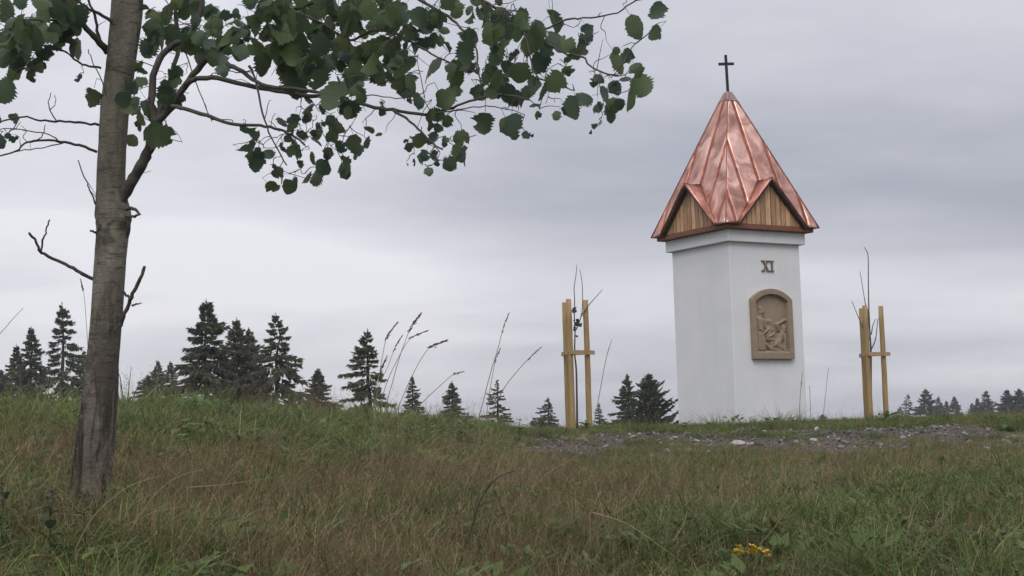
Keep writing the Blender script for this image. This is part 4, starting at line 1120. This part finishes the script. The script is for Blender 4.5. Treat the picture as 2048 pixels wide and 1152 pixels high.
def patch(n, R, mixw, h0, h1, wd, seedn=0, herbs=0, flat=0):
    """a round piece of sward about two thirds of a metre across, blades of several kinds mixed in small clumps"""
    global pn
    b = MB(); mi = []
    cl = [(R * math.sqrt(rg.random()) * math.cos(a_), R * math.sqrt(rg.random()) * math.sin(a_), rg.choices(range(5), mixw)[0], rg.uniform(.6, 1.35)) for a_ in [rg.uniform(0, 6.28) for _ in range(26)]]
    def put(k0, mt):
        mi.extend([mt] * (len(b.f) - k0))
    for _ in range(n):
        a = rg.uniform(0, 6.28); r_ = R * math.sqrt(rg.random()); x, y = r_ * math.cos(a), r_ * math.sin(a)
        q = min(cl, key=lambda c: (c[0] - x) ** 2 + (c[1] - y) ** 2)
        mt = q[2] if rg.random() < .7 else rg.choices(range(5), mixw)[0]
        h = rg.uniform(h0, h1) * q[3] * (1.0 - .35 * (r_ / R) ** 3); k0 = len(b.f)
        ww = wd * rg.uniform(.7, 1.35) * (.75 if mt in (2, 3) else 1)
        if mt == 4 or rg.random() < herbs:
            c = Vector((x, y, h * rg.uniform(.1, .6))); d = Vector((math.cos(a * 3), math.sin(a * 3), rg.uniform(-.2, .7))).normalized(); s_ = Vector((-d.y, d.x, rg.uniform(-.3, .3))).normalized(); L_ = rg.uniform(.02, .05)
            b.add([c, c + d * L_ * .45 + s_ * L_ * .27, c + d * L_, c + d * L_ * .45 - s_ * L_ * .27], [(0, 1, 2, 3)]); mt = 4
        elif mt == 3:
            az = rg.uniform(0, 6.28); h *= 1.5; strip_blade(b, x, y, h, h * rg.uniform(.05, .5), az, ww * .6, 3, .3)
        elif rg.random() < flat:                       # matted, lying blade
            strip_blade(b, x, y, h * .35, h * rg.uniform(.8, 1.8), rg.uniform(0, 6.28), ww, 2, .3); mt = 2 if rg.random() < .6 else mt
        else:
            strip_blade(b, x, y, h, h * rg.uniform(.05, 1.0), rg.uniform(0, 6.28), ww, 3, .5 * rg.uniform(.3, 1.6))
        put(k0, mt)
    for _ in range(seedn):                             # a few taller culms with seed heads
        a = rg.uniform(0, 6.28); r_ = R * math.sqrt(rg.random()); x, y = r_ * math.cos(a), r_ * math.sin(a); h = h1 * rg.uniform(1.2, 2.3); az = rg.uniform(0, 6.28); ln = h * rg.uniform(.1, .6); k0 = len(b.f)
        strip_blade(b, x, y, h, ln, az, .0022, 4, .3)
        for _k in range(7):
            t = rg.uniform(.72, 1.0); c = (x + math.cos(az) * ln * (t + .3*t*t), y + math.sin(az) * ln * (t + .3*t*t), h * (t - .135 * t ** 3)); aa = rg.uniform(0, 6.28); q = rg.uniform(.006, .016)
            b.add([c, (c[0] + math.cos(aa) * q, c[1] + math.sin(aa) * q, c[2] + q * .9), (c[0] + math.cos(aa) * q + .0016, c[1] + math.sin(aa) * q, c[2] + q * 1.3)], [(0, 1, 2)])
        put(k0, rg.choice((2, 3)))
    me = b.mesh('grass_proto', M[GMATS[0]])
    for g_ in GMATS[1:]: me.materials.append(M[g_])
    me.polygons.foreach_set('material_index', mi); me.update()
    protos.objects.link(bpy.data.objects.new('gp_%03d' % pn, me)); pn += 1
    return pn - 1
P_GREEN = [patch(500, .36, (44, 20, 12, 4, 20), .04, .18, .0062, 2, .08, .12) for _ in range(4)]
P_MIX = [patch(500, .36, (36, 8, 32, 8, 16), .04, .18, .0055, 4, .07, .25) for _ in range(5)]
P_DRY = [patch(540, .36, (16, 2, 46, 28, 8), .04, .20, .0042, 12, .04, .30) for _ in range(4)]
P_LUSH = [patch(500, .34, (26, 44, 8, 4, 18), .07, .24, .0062, 2, .10, .05) for _ in range(4)]
LUSH = [tuft(46, .10, .14, .32, .0064, 'g_lush', .5, .9) for _ in range(3)]
GREEN = [tuft(40, .09, .12, .28, .0052, 'g_green', .55, .9) for _ in range(3)]
DRY = [tuft(30, .08, .12, .30, .0036, 'g_dry', .5, .6) for _ in range(4)]
HERB = [herb(30, .12, .02, .13, .06, 'g_weed') for _ in range(3)] + [herb(16, .10, .03, .10, .10, 'g_weed') for _ in range(2)]
STRAW = [panicle(4, .10, .22, .42, 'g_dry') for _ in range(3)]
ROCKS0 = pn
def rock(seed, mt, name=None, size=1.0, sub_=2):
    import bmesh
    bm = bmesh.new(); bmesh.ops.create_icosphere(bm, subdivisions=sub_, radius=.5)
    for v_ in bm.verts:
        n_ = mnoise.noise(v_.co * 2.2 + Vector((seed * 7.7, seed * 3.1, 0))) * .30 + mnoise.noise(v_.co * 5 + Vector((seed, 0, 5))) * .08
        v_.co = v_.co * (1 + n_); v_.co.z *= .62; v_.co.y *= .85
    # flatten a few sides so it reads as crushed rock
    rr = random.Random(seed)
    for _ in range(6):
        nn = Vector((rr.gauss(0, 1), rr.gauss(0, 1), rr.gauss(0, 1))).normalized(); dlim = rr.uniform(.20, .34)
        for v_ in bm.verts:
            e_ = v_.co.dot(nn) - dlim
            if e_ > 0: v_.co -= nn * e_
    for v_ in bm.verts: v_.co *= size
    me = bpy.data.meshes.new('rock'); bm.to_mesh(me); bm.free(); me.materials.append(M[mt]); return me
ROCK = []
for s_ in range(6):
    o = bpy.data.objects.new('gp_%03d' % pn, rock(s_, 'stone', sub_=1)); protos.objects.link(o); ROCK.append(pn); pn += 1

def scatter(name, P, rot, scl, idx, label, kind='stuff'):
    me = bpy.data.meshes.new(name); me.from_pydata(P.tolist(), [], [])
    for nm, ty, dat in (('rot', 'FLOAT_VECTOR', rot), ('scl', 'FLOAT', scl), ('pidx', 'INT', idx)):
        a = me.attributes.new(nm, ty, 'POINT')
        a.data.foreach_set('vector' if ty == 'FLOAT_VECTOR' else 'value', np.ascontiguousarray(dat, dtype=np.int32 if ty == 'INT' else np.float32).ravel())
    o = link(bpy.data.objects.new(name, me)); tag(o, label, None, kind=kind)
    ng = bpy.data.node_groups.new(name, 'GeometryNodeTree')
    ng.interface.new_socket('Geometry', in_out='INPUT', socket_type='NodeSocketGeometry'); ng.interface.new_socket('Geometry', in_out='OUTPUT', socket_type='NodeSocketGeometry')
    gi = ng.nodes.new('NodeGroupInput'); go = ng.nodes.new('NodeGroupOutput'); ip = ng.nodes.new('GeometryNodeInstanceOnPoints')
    ci = ng.nodes.new('GeometryNodeCollectionInfo'); ci.inputs['Collection'].default_value = protos
    ci.inputs['Separate Children'].default_value = True; ci.inputs['Reset Children'].default_value = True
    def na(nm, ty):
        q = ng.nodes.new('GeometryNodeInputNamedAttribute'); q.data_type = ty; q.inputs['Name'].default_value = nm; return q.outputs['Attribute']
    ip.inputs['Pick Instance'].default_value = True
    K = ng.links.new
    K(gi.outputs[0], ip.inputs['Points']); K(ci.outputs[0], ip.inputs['Instance']); K(na('pidx', 'INT'), ip.inputs['Instance Index'])
    K(na('rot', 'FLOAT_VECTOR'), ip.inputs['Rotation']); K(na('scl', 'FLOAT'), ip.inputs['Scale']); K(ip.outputs[0], go.inputs[0])
    md = o.modifiers.new('scatter', 'NODES'); md.node_group = ng
    return o
def euler_on_slope(x, y, yaw, jit=.06):
    e_ = .15; gx_ = (H(x + e_, y) - H(x - e_, y)) / (2 * e_); gy_ = (H(x, y + e_) - H(x, y - e_)) / (2 * e_)
    o = np.zeros((len(x), 3))
    for k in range(len(x)):
        nrm_ = Vector((-gx_[k] + rng.normal(0, jit), -gy_[k] + rng.normal(0, jit), 1)).normalized()
        R_ = nrm_.to_track_quat('Z', 'Y').to_matrix() @ Matrix.Rotation(yaw[k], 3, 'Z')
        o[k] = R_.to_euler('XYZ')
    return o
def clear_of_things(x, y):
    lx = (x - 3.633) * math.cos(TH) + (y - 24.18) * math.sin(TH); ly = -(x - 3.633) * math.sin(TH) + (y - 24.18) * math.cos(TH)
    return ~((abs(lx) < .95) & (abs(ly) < .95)) & (np.hypot(x - tree_base.x, y - tree_base.y) > .13)
def fields(x, y):
    u = x / np.maximum(y, 1); wl = smooth(-3.6, .9, x)
    crest_d = np.where(x < -1.0, 11.0, 19.8)
    lush = smooth(crest_d - 1.8, crest_d + .8, y) * (1 - .35 * wl)
    dry = .34 + .24 * vnoise(x, y, .9, 3) + .36 * vnoise(x, y, 3.0, 4)
    dry += .34 * np.exp(-((u + .09) / .19) ** 2) * (1 - smooth(11, 15, y))
    dry -= .26 * smooth(.14, .28, u) * (1 - smooth(10, 14, y)); dry -= .45 * lush
    return np.clip(dry, .02, .98), lush, wl
def do_grass():
    # sward in overlapping pieces on a jittered grid
    X, Y = [], []
    st = .30
    for yy in np.arange(3.6, 26, st):
        hw = .46 * yy + 1.2
        xx = np.arange(-hw, hw, st); X.append(xx + rng.uniform(-.13, .13, len(xx))); Y.append(yy + rng.uniform(-.13, .13, len(xx)))
    x, y = np.concatenate(X), np.concatenate(Y)
    gm = gravel_mask(x, y); keep = (rng.random(len(x)) > gm * 1.05) & clear_of_things(x, y); x, y, gm = x[keep], y[keep], gm[keep]
    dry, lush, wl = fields(x, y)
    v = dry + rng.normal(0, .14, len(x))
    def pick(L): return np.array(L)[rng.integers(0, len(L), len(x))]
    idx = np.where(v < .34, pick(P_GREEN), np.where(v < .60, pick(P_MIX), pick(P_DRY)))
    idx = np.where(rng.random(len(x)) < lush * .85, pick(P_LUSH), idx)
    scl = rng.uniform(.85, 1.2, len(x)) * (1 - .35 * gm)
    low = smooth(-.8, .5, x) * smooth(15.0, 16.5, y); scl *= 1 - .40 * low
    P1 = np.stack([x, y, H(x, y) - .008], 1); R1 = euler_on_slope(x, y, rng.uniform(0, 6.283, len(x))); S1_ = scl; I1 = idx
    # single tufts that stand out of it
    n = 5200
    d = np.sqrt(rng.uniform(4.2 ** 2, 24.5 ** 2, n)); d = np.where(rng.random(n) < .35, rng.uniform(4.2, 12, n), d)
    x = d * rng.uniform(-.48, .48, n); y = d
    gm = gravel_mask(x, y); keep = (rng.random(n) > gm * .8) & clear_of_things(x, y); x, y, gm = x[keep], y[keep], gm[keep]
    dry, lush, wl = fields(x, y); r = rng.random(len(x)); r2 = rng.random(len(x))
    def pick(L): return np.array(L)[rng.integers(0, len(L), len(x))]
    idx = np.where(r < dry * .8, np.where(r2 < .7, pick(DRY), pick(STRAW)), np.where(r2 < .30, pick(HERB), np.where(r2 < .65, pick(GREEN), pick(LUSH))))
    scl = rng.uniform(.5, 1.2, len(x)); scl = np.where(np.isin(idx, STRAW) & (y > 11), scl * .6, scl)
    clump = smooth(.15, .6, vnoise(x, y, 3.2, 21)); scl *= 1 + (.25 + .55 * clump) * lush * (x < 0)
    scl *= np.where((x > -.3) & (y > 15.5), .62, 1.0)
    front = (np.abs(y - 21.2) < .7) & (x > 1.8) & (x < 6.0) & (vnoise(x, y * 0, 5.0, 31) > -.1); scl = np.where(front, scl * 1.9, scl)
    k_ = 90; a_ = rng.uniform(3.2, 6.2, k_); rr_ = rng.uniform(.12, .75, k_)
    x = np.concatenate([x, tree_base.x + rr_ * np.cos(a_)]); y = np.concatenate([y, tree_base.y + rr_ * np.sin(a_)])
    idx = np.concatenate([idx, np.array(GREEN + DRY + STRAW)[rng.integers(0, len(GREEN + DRY + STRAW), k_)]]); scl = np.concatenate([scl, rng.uniform(.7, 1.25, k_)])
    P2 = np.stack([x, y, H(x, y) - .008], 1); R2 = euler_on_slope(x, y, rng.uniform(0, 6.283, len(x)), .12)
    scatter('meadow_grass', np.concatenate([P1, P2]), np.concatenate([R1, R2]), np.concatenate([S1_, scl]), np.concatenate([I1, idx]), 'rough mixed meadow grass, green and straw brown, covering the bank')
    # gravel
    n = 14000
    x = rng.uniform(-.2, 9.2, n); y = rng.uniform(13.6, 21, n); gm = gravel_mask(x, y); k = rng.random(n) < gm * 1.0; x, y = x[k], y[k]
    x2 = rng.uniform(-5.5, -1.0, 260); y2 = rng.uniform(9.2, 11.2, 260); k2 = vnoise(x2, y2, 2.2, 12) > .28; x = np.concatenate([x, x2[k2]]); y = np.concatenate([y, y2[k2]])
    s_ = np.exp(rng.normal(math.log(.038), .48, len(x))); s_ = np.clip(s_, .02, .15)
    idx = np.array(ROCK)[rng.integers(0, len(ROCK), len(x))]
    rot = np.stack([rng.normal(0, .5, len(x)), rng.normal(0, .5, len(x)), rng.uniform(0, 6.283, len(x))], 1)
    scatter('gravel', np.stack([x, y, H(x, y) + s_ * .12], 1), rot, s_, idx, 'grey crushed stone spilling along the edge of the bank')
do_grass()

# larger pale stones one can pick out
STONES = [(1476, 884, 27, 'largest whitish stone in the gravel below the shrine'), (1500, 889, 17, 'pale stone touching the largest whitish one in the gravel'), (1392, 881, 16, 'whitish stone in the gravel under the shrine corner'),
          (1352, 876, 13, 'small white stone at the grass edge below the shrine corner'), (1627, 879, 16, 'pale stone in the gravel below the tablet face'), (1165, 878, 13, 'pale stone in the gravel at the foot of the near stakes'),
          (1268, 874, 15, 'whitish stone in the gravel between near stakes and shrine'), (1212, 893, 14, 'grey-white stone low in the gravel bed'), (1756, 887, 14, 'white stone in the gravel in front of the far stakes'),
          (1690, 885, 12, 'small pale stone between the two stony patches'), (1975, 898, 18, 'pale flat stone in the stony patch at the picture edge'), (1918, 893, 14, 'pale stone in the middle of the edge stony patch'),
          (4, 849, 26, 'white stone in the grass at the picture edge by the big tree'), (292, 862, 24, 'dark grey stone in the bank beside the big trunk'), (395, 868, 20, 'flat pinkish stone in the bank beyond the trunk')]
def ground_hit(px, py):
    d = ray(px, py).normalized(); t = 3.0
    while t < 40:
        p = Vector((0, 0, EYE)) + d * t
        if p.z <= Hf(p.x, p.y): return p
        t += .05
    return Vector((0, 0, EYE)) + d * 20
for i, (a, b_, s_, lb) in enumerate(STONES):
    p = ground_hit(a, b_ + s_ * .2); me = rock(40 + i, 'stone' if 'dark' in lb or 'pinkish' in lb else 'palestone', sub_=2)
    o = link(bpy.data.objects.new('stone', me)); o.location = (p.x, p.y, Hf(p.x, p.y) + .016); q = s_ * p.y / FPX * 1.1
    o.scale = (q * 1.2, q * .9, q * .62); o.rotation_euler = (rg.gauss(0, .2), rg.gauss(0, .2), rg.uniform(-.5, .5))
    tag(o, lb, 'stone', 'larger stones along the bank')

# grass stalks standing against the sky
def stalk(label, tip, hb, path, Y, wpx=1.5, head=5.0, lumps=4, seedv=0):
    rs = random.Random(seedv); base = at(*path[-1], Y); base.z = Hf(base.x, Y)
    r = empty('grass_stalk', base); tag(r, label, 'grass stalk', 'grass stalks against the sky')
    b = MB(); P = [tuple(at(*q, Y)) for q in [tip, hb] + path] + [tuple(base)]
    P = [Vector(p) for p in catmull(P, 4)]
    n_ = len(P); b.tube(P[::-1], [(1.15 - .55 * i / n_) * wpx * Y / FPX / 2 for i in range(n_)], 5)
    sub(b, base).build('stem', M['stalk'], r, True)
    k = Y / FPX; T = at(*tip, Y); B = at(*hb, Y); hd = MB()
    ax = T - B; L_ = ax.length; axn = ax.normalized()
    for i in range(lumps * 16):
        t = rs.random(); lump = .5 + .5 * math.sin(t * lumps * 3.1 + seedv)
        c = B + ax * t + Vector((rs.gauss(0, 1), rs.gauss(0, 1), rs.gauss(0, 1))) * head * k * .16 * (.4 + lump) * (1 - .5 * t)
        d = (axn + Vector((rs.gauss(0, .3), rs.gauss(0, .3), rs.gauss(0, .3)))).normalized() * head * k * rs.uniform(.5, .95)
        hd.tube([c - d * .5, c, c + d * .5], [head * k * .03, head * k * .13, head * k * .02], 4, False)
    if lumps > 2:                                   # a lower side cluster on a short branch
        c0 = at(hb[0] * 1.0 - (tip[0] - hb[0]) * .30, hb[1] - (tip[1] - hb[1]) * .30, Y) + Vector((head * k * .4, 0, 0))
        for i in range(14):
            c = c0 + axn * rs.uniform(-.5, .5) * head * k * 1.3 + Vector((rs.gauss(0, 1), rs.gauss(0, 1), rs.gauss(0, 1))) * head * k * .16
            d = axn * head * k * .7; hd.tube([c - d * .5, c, c + d * .5], [head * k * .03, head * k * .13, head * k * .02], 4, False)
    sub(hd, base).build('seed_head', M['seedhead'], r)
stalk('upright stalk with plump dark head just right of the open spruce', (795,645),(775,671),[(765,712),(753,790),(750,812)],14.5,1.6,7,4,1)
stalk('thin stalk with narrow head between two taller plump ones', (805,671),(791,693),(lambda: [(775,735),(760,768),(751,812)])(),14.3,1.4,5,4,2)
stalk('tallest stalk with long plump dark head in the clump', (843,626),(823,652),[(801,709),(785,765),(774,812)],14.5,1.7,8,5,3)
stalk('stalk bending over with a nearly level head in the clump', (856,661),(828,672),[(811,690),(789,731),(773,768),(763,812)],14.7,1.5,6,4,4)
stalk('arching stalk with thick level head over the tiny spruce', (894,681),(866,691),[(848,709),(826,748),(803,800),(797,822)],14.6,1.6,8,5,5)
stalk('lowest long stalk bowed sideways with one slim level head', (929,743),(908,748),[(882,770),(848,802),(832,826)],15,1.6,6,2,6)
stalk('short stalk with dark head in front of the open spruce', (775,712),(763,736),[(753,768),(747,812)],14.2,1.4,7,3,7)
stalk('tall slender pale stalk, the higher of two upright ones', (1018,626),(1007,654),[(996,697),(981,746),(966,805),(958,838)],17.5,1.8,5,4,8)
stalk('second of the two upright pale stalks, its head half way up', (1001,696),(992,716),[(987,740),(980,780),(973,838)],17.6,1.5,5,3,9)
stalk('slanting stalk with small head leaning towards the stakes', (1083,694),(1063,712),[(1040,736),(1006,780),(982,838)],17.4,1.7,5,3,10)
stalk('pale faint stalk leaning beside the near stakes', (1224,679),(1213,714),[(1200,782),(1188,850)],20.8,1.7,3.4,2,11)
stalk('thin stalk with dark head rising beside the big trunk', (161,558),(167,582),[(171,622),(176,700),(178,800)],12.0,1.3,6,2,12)
stalk('bare bent straw crossing the sky at the picture edge', (47,616),(32,631),[(14,652),(-12,690),(-40,800)],9.5,1.6,1.5,2,13)
stalk('dark stalk in front of the shrine wall near its corner', (1605,743),(1602,775),[(1600,800),(1598,858)],21.3,1.5,4,2,14)
stalk('thin short stalk just past the shrine corner', (1619,772),(1620,790),[(1621,820),(1623,858)],21.5,1.2,2.5,2,15)
stalk('pale long stalk leaning between shrine and far stakes', (1657,735),(1654,760),[(1650,800),(1643,856)],21.6,1.2,2.2,2,16)

# arching straws on the near bank
def straw(label, path, Y, wpx):
    Y *= .97
    base = at(*path[0], Y); r = MB()
    P = [Vector(p) for p in catmull([tuple(at(*q, Y)) for q in path], 5)]
    n_ = len(P); base.z = Hf(base.x, Y); P = [base + Vector((0, 0, -.02))] + P if P[0].z > base.z else P
    n_ = len(P); r.tube(P, [(1.1 - .8 * i / n_) * wpx * Y / FPX / 2 for i in range(n_)], 5)
    o = sub(r, base).build('straw_stalk', M['straw'], None, True); o.location = base; tag(o, label, 'straw', 'long pale straws on the near bank')
straw('long pale straw arching across the foot of the big trunk', [(152,1096),(188,1032),(250,978),(300,958),(330,951)], 6.6, 2.6)
straw('pale straw curving just beyond the one at the trunk foot', [(235,1110),(280,1030),(330,970),(380,945),(408,941)], 6.9, 2.4)
straw('almost level straw lying across the brown grass', [(375,975),(440,970),(500,962),(547,955)], 7.6, 2.2)
straw('straight straw slanting up in the brown grass', [(345,1128),(390,1060),(430,990),(470,935),(492,905)], 6.7, 2.0)
straw('slanting straw at the picture edge left of the trunk', [(-15,975),(15,935),(45,895),(68,872)], 7.4, 2.2)
straw('pale curved dry leaf of grass standing in the green', [(1345,1086),(1362,1058),(1370,1040),(1374,1022)], 7.6, 4.0)
straw('long fallen straw slanting down to the lower middle', [(1180,1024),(1250,1046),(1310,1085),(1385,1140)], 7.0, 2.4)
straw('pale straw rising behind the yellow flowers', [(1512,1098),(1545,1060),(1580,1010)], 7.4, 2.6)
straw('slim straw slanting towards the gravel bed', [(1030,1030),(1080,960),(1130,925),(1165,905)], 9.5, 1.8)
straw('slim dry stem slanting below the shrine', [(1260,1010),(1280,970),(1298,948)], 9.5, 2.4)

# dried dark forked stem
ds = empty('dried_stem'); dY = 6.6; dbase = at(918, 1130, dY); dbase.z = Hf(dbase.x, dY); ds.location = dbase
tag(ds, 'dark dried forked weed stem standing in the brown grass', 'dead plant')
for pth, w_ in (([(915,1150),(928,1100),(942,1060),(958,1008),(970,985)], 5), ([(970,985),(988,962),(1005,950),(1028,942)], 3.5), ([(962,1000),(975,975),(985,960),(993,945)], 2.6), ([(956,1012),(975,1004),(990,1000)], 2.4), ([(950,1035),(945,1015),(948,1002)], 2)):
    b = MB(); px_tube(b, pth, dY, (w_, w_ * .5)); sub(b, dbase).build('stalk' if w_ > 4 else 'twig', M['deadtwig'], ds, True)

# broad leaved weeds
def broadleaf(L_, W_, bend=.3, n=6):
    v, f = [], []
    for i in range(n + 1):
        t = i / n; wd = W_ * math.sin(math.pi * min(t * .94 + .06, 1)) ** .8
        z = -bend * L_ * t * t
        v += [(-wd, t * L_, z + wd * .25), (0, t * L_, z), (wd, t * L_, z + wd * .25)]
        if i: a, b = 3*(i-1), 3*i; f += [(a, a+1, b+1, b), (a+1, a+2, b+2, b+1)]
    return v, f
def weed(label, px, py, Y, leaves, mt, name='leafy_weed', stem_h=.1, group='broad leaved weeds on the bank', cat='weed', size=.07, lift=.5, seedv=1, heads=0):
    rs = random.Random(seedv); top = at(px, py, Y); gz_ = Hf(top.x, Y)
    r = empty(name, (top.x, Y, gz_)); tag(r, label, cat, group)
    hh = max(top.z - gz_, .02)
    b = MB(); b.tube([(0, 0, -.02), (rs.gauss(0, .01), 0, hh * .6), (0, 0, hh)], [.004, .003, .002], 5); b.build('stem', M['weed_dark'], r, True)
    for i in range(leaves):
        a = i * 2.4 + rs.uniform(-.4, .4); v, f = broadleaf(size * rs.uniform(.75, 1.2), size * rs.uniform(.20, .30), rs.uniform(.1, .6))
        zz = hh * (1 - .75 * i / max(leaves, 1)) if leaves > 3 else hh
        MR = Matrix.Translation((0, 0, zz)) @ Matrix.Rotation(a, 4, 'Z') @ Matrix.Rotation(rs.uniform(.1, lift), 4, 'X')
        mobj('leaf', [MR @ Vector(p) for p in v], f, M[mt], r, True)
    for i in range(heads):
        b = MB(); c = Vector((rs.gauss(0, .03), rs.gauss(0, .02), hh + rs.uniform(.0, .05)))
        for _ in range(14):
            d = Vector((rs.gauss(0, 1), rs.gauss(0, 1), rs.uniform(.1, 1))).normalized() * .016; b.tube([c, c + d * .6, c + d], [.003, .004, .001], 4, False)
        b.tube([(0, 0, hh * .8), c], [.002, .002], 4); b.build('seed_head', M['seedhead'], r)
    return r
weed('bright green leaved weed at the bottom edge under the brown grass', 432, 1108, 6.1, 5, 'weed', size=.085, seedv=2)
weed('small bright weed with drooping leaf at the bottom middle', 822, 1128, 6.1, 3, 'weed', size=.08, seedv=3)
weed('dark leafy weed with brown seed heads below the trunk', 100, 1005, 6.4, 9, 'weed_dark', size=.085, seedv=4, heads=4, lift=.9)
weed('dark leafy weed with brown heads cut by the picture edge', 8, 985, 6.5, 7, 'weed_dark', size=.07, seedv=5, heads=3, lift=.9)
weed('grey-green leafy weed right at the foot of the trunk', 168, 1020, 6.6, 8, 'weed_dark', size=.08, seedv=6)
weed('yellowing oval leaved weed in the bottom corner', 96, 1112, 6.0, 2, 'yellowleaf', size=.11, seedv=7)
weed('yellow-green weed beside the yellowing oval leaf', 165, 1118, 6.1, 4, 'yellowleaf', size=.07, seedv=8)
weed('leafy weed with toothed leaves at the stake foot', 1172, 848, 21.2, 9, 'weed', size=.16, seedv=9, lift=.8)
weed('low leafy weed between stakes and bushy spruces', 1212, 846, 21.0, 8, 'weed', size=.15, seedv=10, lift=.8)
weed('pale leafy weed at the shrine corner', 1372, 846, 21.0, 7, 'weed', size=.11, seedv=11, lift=.8)
weed('broad leafy weed in front of the far stakes', 1770, 842, 21.4, 9, 'weed', size=.17, seedv=12, lift=.8)
weed('fresh green weed low in front of the far distant trees', 1855, 850, 20.0, 8, 'weed', size=.15, seedv=13, lift=.8)
weed('bright weed in the stony patch near the picture edge', 1845, 915, 16.0, 7, 'weed', size=.12, seedv=14)
weed('yellow-green leafy weed at the picture edge on the crest', 2015, 868, 18.5, 9, 'weed', size=.14, seedv=15, lift=.8)
weed('low weed on the crest in front of the tiny spruces', 930, 838, 17.0, 8, 'weed', size=.12, seedv=16, lift=.8)
weed('leafy weed on the crest below the layered spruce', 1040, 842, 18.0, 8, 'weed', size=.12, seedv=17, lift=.8)

# yellow flowering plant
fl = empty('yellow_flower_plant'); FY = 6.35; fb_ = at(1500, 1140, FY); fb_.z = Hf(fb_.x, FY); fl.location = fb_
tag(fl, 'small plant with a flat cluster of yellow flowers in the low grass', 'flower')
ctr = at(1504, 1100, FY) - fb_
rs = random.Random(9)
for i in range(30):
    tpos = ctr + Vector((rs.uniform(-.072, .072), rs.uniform(-.05, .05), rs.uniform(-.012, .022)))
    tpos.z -= 3.2 * (tpos.x - ctr.x) ** 2
    if i < 5:
        b = MB(); b.tube([Vector((0, 0, -.02)), Vector((tpos.x * .3, tpos.y * .3, tpos.z * .6)), tpos], [.003, .0022, .0014], 4); b.build('stem', M['weed_dark'], fl, True)
    b = MB()
    for k in range(9):
        a = k * .698 + rs.uniform(-.2, .2); d = Vector((math.cos(a), math.sin(a), rs.uniform(.0, .6))) * rs.uniform(.012, .020); s_ = Vector((-math.sin(a), math.cos(a), 0)) * .0058
        b.add([tpos, tpos + d * .6 + s_, tpos + d, tpos + d * .6 - s_], [(0, 1, 2, 3)])
    b.tube([tpos - Vector((0, 0, .006)), tpos + Vector((0, 0, .003))], [.003, .005], 5); b.build('flower_head', M['flower'], fl)

# ------------------------------------------------------------------ air
hz = MB(); hz.box(-6500, 6500, -3500, 6500, EYE - 245, EYE + 16)
ho = hz.build('haze', None)
hm = bpy.data.materials.new('thin_haze'); hm.use_nodes = True
ht_ = hm.node_tree; ht_.nodes.clear()
hv = ht_.nodes.new('ShaderNodeVolumePrincipled'); hv.inputs['Color'].default_value = (0.90, 0.91, 0.95, 1); hv.inputs['Density'].default_value = 0.0007
hout = ht_.nodes.new('ShaderNodeOutputMaterial'); ht_.links.new(hv.outputs[0], hout.inputs['Volume'])
ho.data.materials.append(hm)
tag(ho, 'thin pale haze lying over the meadow and distant trees', None, kind='stuff')
